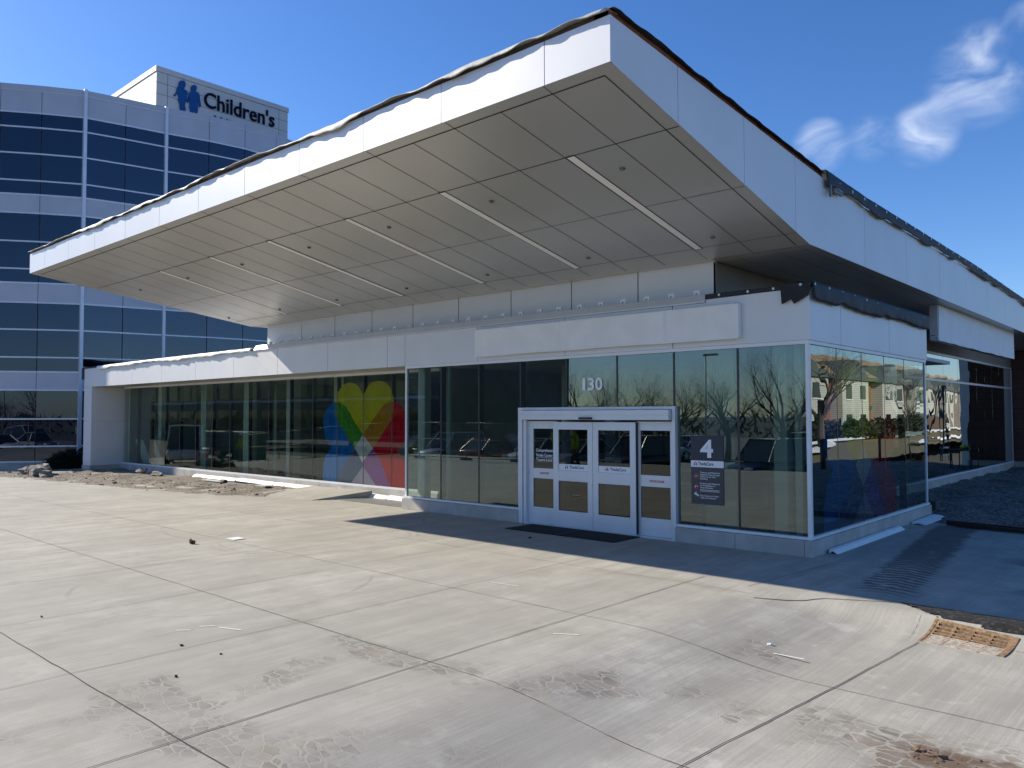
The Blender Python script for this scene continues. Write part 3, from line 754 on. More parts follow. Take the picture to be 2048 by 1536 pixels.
for (x, z, w) in ((-5.578, 1.043, .235), (-2.975, 1.02, .30)):
    lb = MB(); lb.box(x, x + w, .054, .059, z - .018, z + .018, 0)
    for k in range(5): lb.box(x + .02 + k * w * .18, x + .02 + k * w * .18 + w * .13, .052, .0535, z - .006, z + .007, 1)
    lb.build('door_label', ['label_red', 'tape'], D)
y = .074
text('door_lettering', 'Comprehensive', 'text_white', D, (-5.694, y, 1.475), (1, 0, 0), (0, 0, 1), .062, .50, .001, .014)
text('door_lettering', 'Stroke Center', 'text_white', D, (-5.694, y, 1.378), (1, 0, 0), (0, 0, 1), .060, .43, .001, .014)
text('door_lettering', 'Trauma Level II', 'text_white', D, (-5.694, y, 1.285), (1, 0, 0), (0, 0, 1), .060, .485, .001, .014)
bx('lettering_rule', 'text_white', D, -5.694, -5.20, y - .001, y, 1.352, 1.358)
for x_, d_, w_ in ((-4.475, '1', .072), (-4.345, '3', .15), (-4.165, '0', .165)): text('address_number', d_, 'text_white', B, (x_, .047, 2.705), (1, 0, 0), (0, 0, 1), .235, w_, .006, .022)

# --- emblem on the glass ------------------------------------------------------
def zc(x, y):   # traced outline (photo crop units) -> metres on the glass, centre (0,0)=(-12.955, .. )
    # horizontal perspective of the trace is undone with a fitted projective map
    px = 640 + x * .15625; py = 750 + y * .15625
    return px, py
CAM = Vector((4.862, -12.314, 2.23)); FOC = 1582.54; YAW, PIT, ROL = -.735971, .0387792, -.00224239
fw = Vector((math.sin(YAW) * math.cos(PIT), math.cos(YAW) * math.cos(PIT), math.sin(PIT)))
r0 = Vector((math.cos(YAW), -math.sin(YAW), 0)); u0 = r0.cross(fw)
cr = r0 * math.cos(ROL) + u0 * math.sin(ROL); cu = -r0 * math.sin(ROL) + u0 * math.cos(ROL)
def trace(x, y):
    px, py = zc(x, y); d = cr * ((px - 1024) / FOC) - cu * ((py - 768) / FOC) + fw
    q = CAM + d * ((1.19 - CAM.y) / d.y); return (q.x + 12.955, q.z)
EM = dict(
 film_blue=[(45,640),(50,560),(80,450),(130,380),(200,345),(195,430),(205,520),(230,590),(380,840),(440,935),(240,1262),(220,1372),(40,1362),(45,1150),(80,1020),(150,925),(90,850),(60,760)],
 film_green=[(200,345),(270,355),(340,410),(380,480),(490,670),(555,765),(445,930),(380,840),(230,590),(205,520),(195,430)],
 film_yellow=[(200,345),(205,290),(225,230),(290,140),(340,102),(383,95),(430,102),(470,125),(520,180),(550,245),(570,240),(600,170),(640,115),(690,85),(760,75),(820,85),(870,120),(915,180),(940,260),(950,340),(905,335),(840,365),(790,420),(700,540),(580,720),(555,765),(490,670),(380,480),(340,410),(270,355)],
 film_orange=[(950,340),(945,460),(915,580),(680,940),(555,765),(580,720),(700,540),(790,420),(840,365),(905,335)],
 film_pale=[(555,765),(680,940),(545,1115),(445,930)],
 film_red=[(950,340),(980,342),(1040,390),(1090,460),(1118,560),(1125,700),(1095,830),(1050,900),(990,970),(1050,1040),(1100,1120),(1120,1200),(1120,1448),(900,1425),(780,1110),(680,940),(915,580),(945,460)],
 film_purple=[(680,940),(780,1110),(900,1425),(715,1411),(556,1165),(545,1115)],
 film_slate=[(445,930),(545,1115),(556,1165),(400,1386),(220,1372),(240,1262)],
 film_lav=[(556,1165),(715,1411),(400,1386)])
for k, pts in EM.items():
    q = [trace(*a) for a in pts]
    if sum(a[0] * b[1] - b[0] * a[1] for a, b in zip(q, q[1:] + q[:1])) < 0: q.reverse()
    MB().add([(u - 12.955, 1.1792, max(z, .32)) for u, z in q], [tuple(range(len(q)))]).build('window_film', k, B, fix=False)
    MB().add([(-.0385, u * 1.0 + 2.47, max(z, .31)) for u, z in q], [tuple(range(len(q)))]).build('window_film', k + '_side', B, fix=False)
bx('window_sticker', 'tape', B, -.029, -.027, 1.42, 1.49, 2.04, 2.16)

# --- camera -----------------------------------------------------------------
cd = bpy.data.cameras.new('camera'); cam = bpy.data.objects.new('camera', cd); COL.objects.link(cam); S.camera = cam
cd.sensor_fit = 'HORIZONTAL'; cd.sensor_width = 36; cd.lens = 36 * FOC / 2048; cd.clip_end = 3000; cd.clip_start = .1
from mathutils import Matrix
cam.matrix_world = Matrix(((cr.x, cu.x, -fw.x, CAM.x), (cr.y, cu.y, -fw.y, CAM.y), (cr.z, cu.z, -fw.z, CAM.z), (0, 0, 0, 1)))

# ------------------------------------------------------------------ THINGS ON AND BY THE BUILDING
def wav(q, s=1.0, a=0.0): return noise.noise(Vector((q * s + a, a * 1.7, a * .3)))
def tarp(pts, out, drop, mats, name, label, curl=.06, rag=.5, seed=0, seg=.12, group=None, lift=.0, cat='tarpaulin', heave=0.0, fold=.02):
    """loose membrane hung over an edge: pts along the edge, out = outward direction"""
    L = []; P_ = [Vector(q) for q in pts]; out = Vector(out)
    for a, b in zip(P_[:-1], P_[1:]):
        n = max(1, int((b - a).length / seg))
        L += [a.lerp(b, i / n) for i in range(n)]
    L.append(P_[-1]); b = MB(); J = 6; rows = []; acc = 0
    for i, q in enumerate(L):
        if i: acc += (q - L[i - 1]).length
        d = drop * max(.12, 1 - rag * (.5 + .9 * wav(acc, .9, seed) + .5 * wav(acc, 2.7, seed + 3)))
        cv = curl * (.6 + 1.3 * abs(wav(acc, 1.3, seed + 7)))
        q = q + Vector((0, 0, heave * (wav(acc, .8, seed + 20) + .6 * wav(acc, 2.1, seed + 23)))); row = [q - out * .22 + Vector((0, 0, .012))]
        for j in range(J + 1):
            t = j / J
            ripple = fold * wav(acc, 6.5, seed + 11) * t
            row.append(q + out * (.03 + cv * math.sin(t * 2.2) + ripple) + Vector((0, 0, lift * (1 - t) - d * t)) + Vector((0, 0, .01 * wav(acc, 5, seed))))
        rows.append(row)
    w = J + 2; vs = [v for r_ in rows for v in r_]
    b.add(vs, [(i * w + j, i * w + j + 1, (i + 1) * w + j + 1, (i + 1) * w + j) for i in range(len(rows) - 1) for j in range(w - 1)], 0, True)
    o = b.build(name, mats, None, L[0], fix=False)
    so = o.modifiers.new('thick', 'SOLIDIFY'); so.thickness = .006; so.offset = 0
    tag(o, label, cat, group)
    return o
GT = 'loose roofing membranes along the roof edges'
tarp([(-.02, YF - .012, TOP + .06), (-8, YF - .012, TOP + .055), (-18.9, YF - .012, TOP + .055)], (0, -1, 0), .085, 'membrane_grey', 'roof_membrane', 'ragged grey membrane fluttering along the front edge of the big roof', .02, 1.3, 1, .08, GT, cat='membrane', heave=.045)
tarp([(-.0, YF + .02, rtop(-5.33) + .085), (.0, -2.15, rtop(-2.15) + .09), (0, .75, rtop(.75) + .09)], (1, 0, 0), .028, 'rubber', 'roof_membrane', 'thin black wavy membrane over the reddish timber beside the sunlit roof corner', .02, .8, 5, .10, GT, cat='membrane', heave=.04)
t = tarp([(.012, .72, rtop(.72) + .14), (.012, 2.75, 6.19), (.012, 5.5, 6.17), (.012, 11, 6.12), (.012, 18, 5.93), (.012, 29, 5.66)], (1, 0, 0), .27, 'rubber', 'roof_membrane', 'long black rubber membrane pinned along the shaded right roof edge', .025, .45, 9, .14, GT, cat='membrane')
for i in range(38):
    y = 1.3 + i * .62; z = 6.13 - (0 if y < 5.5 else (y - 5.5) * .014 if y < 18 else .175 + (y - 18) * .024)
    d = MB(); d.tube([(.056, y, z), (.066, y, z)], .028, 10); d.build('fastener_plate', 'plate', t)
hook = MB(); hook.box(.05, .10, .95, 1.35, 5.93, 5.99); hook.box(.05, .09, .82, .86, 5.83, 6.02); hook.tube([(.07, .95, 5.96), (.09, 1.1, 5.99), (.09, 1.3, 5.98)], .03, 8)
tag(hook.build('edge_clamp', 'pole', None, (.07, 1.1, 5.9)), 'grey metal clamp dangling from black membrane on right roof edge', 'clamp')
t = tarp([(.03, .02, 4.32), (.03, 2.5, 4.335), (.03, 6.52, 4.36)], (1, 0, 0), .33, 'rubber', 'roof_membrane', 'wide black rubber sheet hanging over the right side of the entrance fascia', .03, .28, 14, .09, GT, cat='membrane')
for i in range(11):
    d = MB(); y = .12 + i * .60; d.tube([(.066, y, 4.285), (.074, y, 4.285)], .022, 10); d.build('fastener_plate', 'plate', t)
# black strip and two flaps over the front corner of the entrance fascia
b = MB(); b.prism([(-1.785, -.012, 4.205), (-.42, -.012, 4.225), (-.42, -.012, 4.305), (-1.785, -.012, 4.295)], (0, .2, 0))
b.prism([(-.44, -.03, 4.31), (-.40, -.075, 3.985), (-.25, -.06, 4.06), (-.20, -.08, 3.975), (.02, -.04, 4.10), (.055, -.02, 4.31)], (0, .035, .004))
b.prism([(-.44, -.03, 4.31), (.05, -.03, 4.31), (.05, .2, 4.33), (-.44, .2, 4.33)], (0, 0, .006))
o = b.build('roof_membrane', 'rubber', None, (-.9, 0, 4.2)); tag(o, 'folded black rubber flap at the front corner above the glass entrance', 'membrane', GT)
for x in (-1.52, -1.0, -.56): d = MB(); d.tube([(x, -.013, 4.262), (x, -.022, 4.262)], .022, 10); d.build('fastener_plate', 'plate', o)
d = MB(); d.tube([(-.10, -.03, 4.275), (-.10, -.052, 4.275)], .022, 10); d.build('fastener_plate', 'plate', o)
tarp([(-16.75, -.01, 4.24), (-20, -.01, 4.24), (-24.5, -.01, 4.235), (-28.6, -.01, 4.21)], (0, -1, 0), .15, 'foam', 'roof_membrane', 'crumpled white membrane draped over the low left fascia', .05, .45, 21, .09, GT, fold=.045, cat='membrane')
b = MB(); b.box(-30.25, -28.6, -.02, 6, 4.16, 4.21); b.box(-30.28, -30.07, -.03, 3, 3.72, 4.2); b.box(-30.2, -22, 3.2, 6.3, 4.14, 4.45)
tag(b.build('roof_membrane', 'rubber', None, (-29, 1, 4.2)), 'black rubber sheet at the far left end of the low roof', 'membrane', GT)

# covered signs
b = MB(); b.box(-7.285, -1.12, -.125, -.004, 3.50, 4.075)
cs = b.build('covered_sign', 'cover', None, (-4.2, -.06, 3.5), bevel=.012); tag(cs, 'long sign wrapped in white sheeting above the entrance doors', 'covered sign')
for x0, x1, z0, z1 in ((-4.98, -4.90, 3.52, 4.06), (-2.56, -2.50, 3.52, 4.07), (-7.27, -5.4, 4.03, 4.07), (-4.5, -4.0, 4.04, 4.07), (-1.6, -1.2, 4.04, 4.07), (-5.02, -4.99, 3.49, 3.70)): bx('tape', 'tape', cs, x0, x1, -.131, -.1262, z0, z1)
b = MB()
n = 60; vs = []
for i in range(n + 1):
    x = -7.28 + 6.15 * i / n; vs += [(x, -.127, 3.53), (x, -.129 - .006 * abs(wav(x, 3, 2)), 3.492 - .03 * max(0, wav(x, .9, 8)))]
b.add(vs, [(2 * i, 2 * i + 1, 2 * i + 3, 2 * i + 2) for i in range(n)], 0, True); b.build('sheet_hem', 'cover', cs, fix=False)
b = MB(); b.box(-.50, -.305, 8.78, 17.8, 4.01, 4.885); ws_ = b.build('covered_sign', 'alu', None, (-.4, 13, 4.0), bevel=.01); tag(ws_, 'long sign box wrapped in white sheeting hung under the right roof', 'covered sign')
b = MB(); vs = []; n = 70
for i in range(n + 1):
    y = 8.80 + 9.02 * i / n
    for j in range(5):
        t_ = j / 4; vs.append((-.298 + .018 * (wav(y, .8, 3) + .6 * wav(y * .6 + t_ * 1.5, 2.1, 5)) * t_ + .006, y, 4.86 - t_ * (.86 + .025 * wav(y, 1.4, 6))))
b.add(vs, [(5 * i + j, 5 * i + j + 1, 5 * i + j + 6, 5 * i + j + 5) for i in range(n) for j in range(4)], 0, True); b.build('sheeting', 'cover', ws_, fix=False)
b = MB(); b.box(-.47, -.38, 8.776, 8.779, 4.125, 4.14); b.box(-.37, -.34, 8.776, 8.779, 4.055, 4.075); b.build('sign_badge', 'navy', ws_)

# entrance notice on the glass
X0, X1, Z0, Z1 = -2.118, -1.505, .683, 1.862
es = empty('entrance_sign', (X0, .05, Z0), 'dark entrance notice with a large white 4 stuck to the glass right of the doors', 'sign')
bx('sign_panel', 'slate_panel', es, X0, X1, .040, .046, Z0, 1.315); bx('number_panel', 'navy', es, X0, X1, .0395, .046, 1.432, Z1); bx('name_band', 'text_white', es, X0 - .002, X1 + .004, .0388, .046, 1.318, 1.430)
RT, UP = (1, 0, 0), (0, 0, 1)
text('sign_number', '4', 'text_white', es, (X0 + .178, .0392, 1.495), RT, UP, .290, .245, .002, .03)
text('sign_lettering', 'ThedaCare', 'navy', es, (X0 + .135, .0385, 1.350), RT, UP, .058, .295, .002, .012)
lg = MB(); lg.tube([(X0 + .083, .0385, 1.387), (X0 + .083, .037, 1.387)], .026, 16, 0); lg.box(X0 + .052, X0 + .114, .0362, .0368, 1.345, 1.378, 1); lg.box(X0 + .074, X0 + .092, .0352, .036, 1.342, 1.402, 2); lg.build('sign_logo', ['logo_orange', 'logo_purple', 'text_white'], es)
def lines(rows, x, z, cap, step, w=None):
    for i, s_ in enumerate(rows): text('sign_lettering', s_, 'text_white', es, (x, .0392, z - i * step), RT, UP, cap, None if w is None else w[i], .002, .012)
lines(['Tobacco and Electronic', 'Cigarette Free Campus', 'Thank you for Not', 'Smoking'], X0 + .170, 1.215, .025, .036, (.375, .375, .295, .145))
lines(['Firearms and Weapons', 'are Prohibited on', 'these Premises'], X0 + .170, 1.028, .025, .036, (.372, .285, .245))
lines(['This Campus is Under', 'Video Surveillance'], X0 + .170, .818, .025, .037, (.350, .30))
b = MB()
for k in range(2):
    for i in range(9): b.box(X0 + .17 + i * .041, X0 + .17 + i * .041 + .033, .0385, .0395, .925 - k * .022, .934 - k * .022)
b.build('sign_small_print', 'text_white', es)
for z, kind_ in ((1.165, 0), (.978, 1)):
    rg = MB()
    for i in range(24):
        a0, a1 = 2 * math.pi * i / 24, 2 * math.pi * (i + 1) / 24; cx_ = X0 + .095
        rg.quad(*[(cx_ + r_ * math.cos(a), .0388, z + r_ * math.sin(a)) for r_, a in ((.036, a0), (.047, a0), (.047, a1), (.036, a1))])
    rg.prism([(X0 + .062, .0384, z - .028), (X0 + .068, .0384, z - .034), (X0 + .128, .0384, z + .028), (X0 + .122, .0384, z + .034)], (0, .0003, 0))
    rg.build('prohibition_ring', 'label_red', es, fix=False)
    ic = MB()
    if kind_ == 0: ic.box(X0 + .068, X0 + .118, .0390, .0394, z - .008, z + .003)
    else: ic.box(X0 + .070, X0 + .124, .0390, .0394, z + .002, z + .016); ic.prism([(X0 + .072, .0390, z + .006), (X0 + .090, .0390, z + .006), (X0 + .084, .0390, z - .022), (X0 + .068, .0390, z - .022)], (0, .0004, 0))
    ic.build('sign_pictogram', 'text_white', es)
ic = MB(); z = .835; ic.prism([(X0 + .055, .0390, z + .012), (X0 + .062, .0390, z + .040), (X0 + .140, .0390, z + .012), (X0 + .134, .0390, z - .018)], (0, .0004, 0)); ic.box(X0 + .085, X0 + .097, .0390, .0394, z + .03, z + .06); ic.box(X0 + .12, X0 + .15, .0390, .0394, z - .022, z - .002); ic.build('sign_pictogram', 'text_white', es)

# mat
b = MB(); b.box(-5.69, -3.12, -.88, .02 - .08, gh(-4, -.5) + .004, .018)
q = b.build('door_mat', 'matting', None, (-4.4, -.45, 0), bevel=.006); tag(q, 'black ribbed door mat lying before the sliding doors', 'door mat')
bx('mat_seam', 'black', q, -4.42, -4.40, -.88, -.06, .0185, .020)

# white flashing strips
GF = 'white flashing strips along the plinths'
def flash(a, b_, w, label, seed=0, h=.06):
    a, b_ = Vector(a), Vector(b_); d = (b_ - a).normalized(); u = Vector((d.y, -d.x, 0))
    m_ = MB(); pr = [a + Vector((0, 0, h)), a + u * w * .5 + Vector((0, 0, h * .85)), a + u * w + Vector((0, 0, .012)), a + u * w, a + u * w * .45 + Vector((0, 0, h * .6)), a]
    m_.prism(pr, b_ - a); o = m_.build('flashing_strip', 'foam', None, a, bevel=.004); tag(o, label, 'flashing', GF)
segs = [(-22.4, -19.4), (-19.4, -17.1), (-17.1, -13.95), (-13.95, -11.6), (-11.6, -9.86)]
nm = ['white flashing strip by the left plinth, farthest from the doors', 'white flashing strip by the left plinth above the small brick', 'white flashing strip by the left plinth behind the concrete slab', 'white flashing strip at the slab corner below the coloured emblem', 'white flashing strip beside gravel, nearest the glass entrance']
for i, ((a, b_), l_) in enumerate(zip(segs, nm)): flash((a, 1.08 + .02 * (i % 2), .06 + .012 * (i % 2) - (.04 if i == 4 else 0)), (b_ - .02, 1.06, .06 - (.06 if i > 2 else 0)), .17, l_, i, .10)
flash((.06, .52, .0), (.05, 4.1, .0), .13, 'white flashing strip lying along the right plinth of the entrance', 7, .07)
flash((.05, 5.0, .0), (.10, 6.4, .03), .26, 'short wide white flashing piece at the rear end of the right plinth', 8, .05)
for i, (x, y, w, l_) in enumerate(((-20.3, .62, 1.2, 'flat white offcut board half buried in the dirt, larger one'), (-17.0, .55, .6, 'small flat white offcut on the dirt near the concrete slab'))):
    z = dirt_h(x, y) + .03; b = MB(); b.box(x - w / 2, x + w / 2, y - .12, y + .12, z, z + .02); tag(b.build('offcut_board', 'membrane', None, (x, y, z)), l_, 'board', 'white offcuts on the dirt bed')
b = MB(); b.blob((-19.0, .30, dirt_h(-19, .3) + .06), (.16, .10, .09), 0, 3, .3); tag(b.build('broken_brick', 'steel_rail', None, (-19, .3, .1)), 'small dark broken block beside the white strips on the dirt', 'brick')

# concrete stoop slab
b = MB(); b.add([(-15.7, -.85, .008), (-13.0, -.42, .008), (-12.25, .98, .20), (-15.0, .98, .17), (-15.7, -.85, -.2), (-13.0, -.42, -.2), (-12.25, .98, -.2), (-15.0, .98, -.2)], [(0, 1, 2, 3), (1, 5, 6, 2), (0, 4, 5, 1), (3, 2, 6, 7), (0, 3, 7, 4)])
tag(b.build('concrete_slab', 'concrete', None, (-14, 0, 0), bevel=.01), 'tilted loose concrete slab resting against the left plinth', 'slab')

# cast iron kerb inlet grate
def gp(u, v):   # u 0..1 along, v 0..1 from top (kerb) to bottom (drive)
    a = Vector((2.43, -2.66)).lerp(Vector((2.375, -3.15)), v); c_ = Vector((3.17, -2.74)).lerp(Vector((3.11, -3.20)), v)
    q_ = a.lerp(c_, u)
    return Vector((q_.x, q_.y, gh(q_.x, q_.y) + .006))
gr = empty('drain_grate', (2.9, -3.4, -.1), 'rusty cast iron kerb inlet grate set into the drive edge', 'drain grate')
b = MB()
def bar(u0, u1, v0, v1, k, lift=.0):
    n = 6; 
    for i in range(n):
        va, vb = v0 + (v1 - v0) * i / n, v0 + (v1 - v0) * (i + 1) / n
        P4 = [gp(u0, va), gp(u1, va), gp(u1, vb), gp(u0, vb)]
        top = [q_ + Vector((0, 0, lift)) for q_ in P4]; low = [q_ - Vector((0, 0, .03)) for q_ in P4]
        b.add(top + low, [(0, 1, 2, 3), (7, 6, 5, 4), (0, 4, 5, 1), (1, 5, 6, 2), (2, 6, 7, 3), (3, 7, 4, 0)], k)
for u0, u1 in ((0, .035), (.235, .275), (.475, .515), (.715, .755), (.955, 1)): bar(u0, u1, 0, 1, 0)
vs_ = [0, .05, .17, .29, .41, .52, .60, .68, .76, .84, .92, 1.0]
for i in range(0, len(vs_) - 1):
    lo_, hi_ = vs_[i], vs_[i + 1]
    wv_ = .34 if i else 1.0
    bar(.03, .97, lo_, lo_ + (hi_ - lo_) * wv_, 1 if i > 4 else 0, .002)
bar(.03, .97, .985, 1.0, 1)
b.build('grate', ['rust', 'rust_pale'], gr, fix=False)
b = MB()
for i in range(10): b.add([tuple(gp(*k) - Vector((0, 0, .16))) for k in ((-.01, i / 10), (1.01, i / 10), (1.01, (i + 1) / 10), (-.01, (i + 1) / 10))], [(0, 1, 2, 3)])
b.build('inlet_pit', 'pit', gr, fix=False)
b = MB()
for u0, u1, v0, v1 in ((-.035, 0, -.03, 1.02), (1.0, 1.05, -.03, 1.02)):
    bar(u0, u1, max(v0, 0), min(v1, 1), 0, .004)
b.build('grate_frame', 'rust', gr, fix=False)
b = MB(); q4 = [gp(1.08, .0), gp(1.8, .02), gp(1.8, .45), gp(1.08, .5)]; b.add([q_ + Vector((0, 0, .006)) for q_ in q4] + [q_ - Vector((0, 0, .1)) for q_ in q4], [(0, 1, 2, 3), (0, 4, 5, 1), (1, 5, 6, 2), (2, 6, 7, 3), (3, 7, 4, 0)])
tag(b.build('kerb_stone', 'concrete', None, (3.6, -3, 0)), 'short pale kerb stone right of the rusty drain grate', 'kerb stone')

# steel bars on the right yard
b = MB(); b.beam((.62, 5.32, .06), (4.5, 4.72, .06), .09, .09); b.beam((.80, 5.18, .05), (4.5, 4.55, .05), .07, .06)
tag(b.build('steel_bar', 'steel_rail', None, (2, 5.1, 0)), 'pair of dark rusty steel bars lying across the shaded walk', 'steel bars')
b = MB(); b.box(-.55, -.15, 7.6, 7.95, .02, .22); tag(b.build('wood_block', 'inner_dark', None, (-.3, 7.7, 0), bevel=.02), 'dark block standing at the rear corner of the entrance plinth', 'block')

# litter on the apron
b = MB()
for i, (dx, dy_, r_) in enumerate(((0, 0, .035), (.04, .02, .025), (-.03, .03, .022))): b.blob((-8.56 + dx, -5.80 + dy_, .03), (r_ * 1.2, r_, r_ * 1.2), 0, i + 2, .7)
tag(b.build('dry_leaf', 'leafbrown', None, (-8.56, -5.8, 0)), 'curled brown leaf lying alone on the pale concrete', 'leaf')
b = MB(); b.box(-8.62, -8.35, -5.12, -4.90, .006, .014); tag(b.build('paper_scrap', 'foam', None, (-8.5, -5, 0)), 'white rectangular scrap flat on the concrete near the leaf', 'scrap')
b = MB()
for i in range(26):
    a = R.uniform(0, 6.28); rr = R.random() ** .5; x = 3.42 + rr * .30 * math.cos(a) * 1.0; y = -6.18 + rr * .22 * math.sin(a)
    r_ = R.choice((.008, .012, .018, .025)); b.blob((x, y, gh(x, y)), (r_, r_ * .8, R.uniform(.006, .012)), 0, i, .6, 1)
b.blob((3.17, -6.12, gh(3.2, -6.1) + .01), (.05, .035, .03), 0, 9, .8); b.blob((3.28, -6.15, gh(3.2, -6.1) + .008), (.06, .025, .02), 0, 4, .8)
tag(b.build('mud', 'mud', None, (3.4, -6.2, -.13)), kind='stuff')
PB = ['dark pebble on the concrete left of the long joint crossing', 'dark pebble near the lower left corner of the apron', 'tiny black stone between the white paint ticks and the joint', 'small white and black chip near the sunlit kerb', 'dark lump just in front of the door mat', 'small stone on the far left of the apron']
for i, (x, y, r_) in enumerate(((-2.72, -8.72, .014), (-1.86, -9.17, .012), (-4.95, -9.25, .012), (1.32, -4.5, .016), (-4.55, -1.45, .022), (-2.18, -8.6, .010))):
    b = MB(); b.blob((x, y, gh(x, y) + r_ * .5), (r_ * 1.3, r_, r_ * .8), 0, i, .6); tag(b.build('pebble', 'steel_rail' if i != 3 else 'foam', None, (x, y, 0)), PB[i], 'pebble', 'pebbles on the apron')

# rocks heaped on the dirt, far left, and the juniper
RK = ['largest slab like rock on the dirt heap at the far left', 'rounded grey rock leaning on the slab in the dirt heap', 'low flat rock at the right foot of the dirt heap', 'pale top rock at the back of the dirt heap', 'small rock at the left side of the dirt heap', 'lumpy grey rock lying before the left pier', 'long smooth pale rock before the left pier']
for i, (x, y, a, b_, c_) in enumerate(((-27.9, -2.35, .55, .30, .22), (-27.35, -2.45, .40, .28, .24), (-26.9, -2.35, .42, .25, .15), (-28.4, -2.0, .55, .3, .26), (-28.9, -2.4, .30, .3, .18), (-25.2, .35, .26, .16, .14), (-24.3, .5, .42, .16, .11))):
    z = dirt_h(x, y); m_ = MB(); m_.blob((x, y, z + c_ * .55), (a, b_, c_), 0, i * 3 + 1, .45); tag(m_.build('rock', 'rock', None, (x, y, z)), RK[i], 'rock', 'rocks on the dirt bed')
ju = empty('juniper_shrub', (-35.2, 2.6, gh(-35, 2) ), 'dark low juniper shrub by the glass tower and the left pier', 'shrub')
b = MB()
for i in range(3000):
    a = R.uniform(0, 6.28); rr = R.random() ** .5; h_ = R.random()
    cx_ = -34.6 + 1.5 * rr * math.cos(a) * (1 - .3 * h_); cy_ = 1.3 + 1.5 * rr * math.sin(a) * (1 - .3 * h_); cz = -.35 + h_ * 1.25 * (1 - .55 * rr * rr) * (.8 + .35 * noise.noise(Vector((cx_ * 1.5, cy_ * 1.5, 0))))
    d = Vector((math.cos(a) * .7, math.sin(a) * .7, R.uniform(.1, .7))).normalized() * R.uniform(.14, .34); u = d.cross(Vector((R.uniform(-1, 1), R.uniform(-1, 1), 1))).normalized() * R.uniform(.018, .04)
    q_ = Vector((cx_, cy_, cz)); b.quad(q_ - u, q_ + u, q_ + d + u * .3, q_ + d - u * .3)
b.build('foliage', 'juniper', ju, fix=False)
b = MB()
for i in range(6): a = i; b.tube([(-34.6, 1.3, -.45), (-34.6 + .8 * math.cos(a), 1.3 + .8 * math.sin(a), .2)], [.05, .015], 6)
b.build('stem', 'bark', ju)

# things inside the lobby
GP = 'framed pictures on the lobby wall'
for i, (x, w, l_) in enumerate(((-18.3, .9, 'framed blue picture on the lobby wall, left one'), (-16.7, .8, 'framed pale chart on the lobby wall, right one'))):
    fr = empty('framed_picture', (x, 5.36, 1.2), l_, 'picture', GP); m_ = MB(); m_.box(x - w / 2, x + w / 2, 5.34, 5.395, 1.15, 2.0); m_.build('frame', 'inner_dark', fr); m_ = MB(); m_.box(x - w / 2 + .06, x + w / 2 - .06, 5.33, 5.338, 1.22, 1.93); m_.build('print', 'picture' if i == 0 else 'inner_white', fr)
for i, (x, l_) in enumerate(((-28.1, 'white board leaning inside the glass by the left pier'), (-26.9, 'narrower white board leaning inside the left glass'))):
    m_ = MB(); m_.prism([(x - .45 + .2 * i, 1.9, .03), (x + .35 - .1 * i, 1.9, .03), (x + .30 - .1 * i, 1.45, 1.25), (x - .42 + .2 * i, 1.45, 1.25)], (0, .03, 0)); tag(m_.build('leaning_board', 'foam', None, (x, 1.7, .02)), l_, 'board', 'white boards leaning in the lobby')
ld = empty('step_ladder', (-4.2, 2.0, .02), 'blue step ladder standing inside behind the right sliding door leaf', 'ladder')
m_ = MB()
for x in (-4.55, -4.0): m_.beam((x - .05, 1.7, .02), (x + .02, 2.1, 1.9), .06, .04)
m_.build('front_rail', 'blue_paint', ld); m_ = MB()
for x in (-4.55, -4.0): m_.beam((x - .05, 2.6, .02), (x + .02, 2.15, 1.9), .05, .03)
m_.build('rear_rail', 'blue_paint', ld); m_ = MB()
for k in range(6): t_ = .12 + k * .15; m_.box(-4.56, -3.98, 1.68 + .4 * t_, 1.78 + .4 * t_, .02 + 1.88 * t_, .05 + 1.88 * t_)
m_.build('step', 'alu', ld)
ld.location.x += 1.15; 

# ------------------------------------------------------------------ GLASS TOWER BEHIND
T = empty('glass_tower', (-37, 5, -.6), 'curved tower of blue glass and pale panel bands behind the low left wing', 'building')
PL = [(-39.75, -3.75), (-38.85, -2.25), (-37.85, -1.17), (-36.85, .275), (-35.90, 1.86), (-35.50, 3.62), (-35.14, 5.465), (-34.60, 7.51), (-34.33, 9.40), (-34.42, 11.34), (-34.85, 13.1), (-35.8, 15), (-37.2, 17), (-39, 19)]  # out-of-view first points are shaped to place the shadow edge on the fascia
FL = [(.08, 3.44, (.79, 2.08)), (4.31, 7.58, (4.99, 6.30)), (8.52, 11.84, (9.18, 10.49)), (12.74, 16.66, (13.40, 14.70, 15.96))]
BD = [(-1.0, .08), (3.44, 4.31), (7.58, 8.52), (11.84, 12.74), (16.66, 17.75)]
def seg_box(b, a, c, z0, z1, o0, o1, k=0, ia=0.0, ic=0.0):
    a, c = Vector((a[0], a[1], 0)), Vector((c[0], c[1], 0)); d = (c - a); L = d.length; d.normalize(); n = Vector((d.y, -d.x, 0))
    a = a + d * ia; c = c - d * ic
    b.prism([a + n * o0 + Vector((0, 0, z0)), c + n * o0 + Vector((0, 0, z0)), c + n * o1 + Vector((0, 0, z0)), a + n * o1 + Vector((0, 0, z0))], (0, 0, z1 - z0), k)
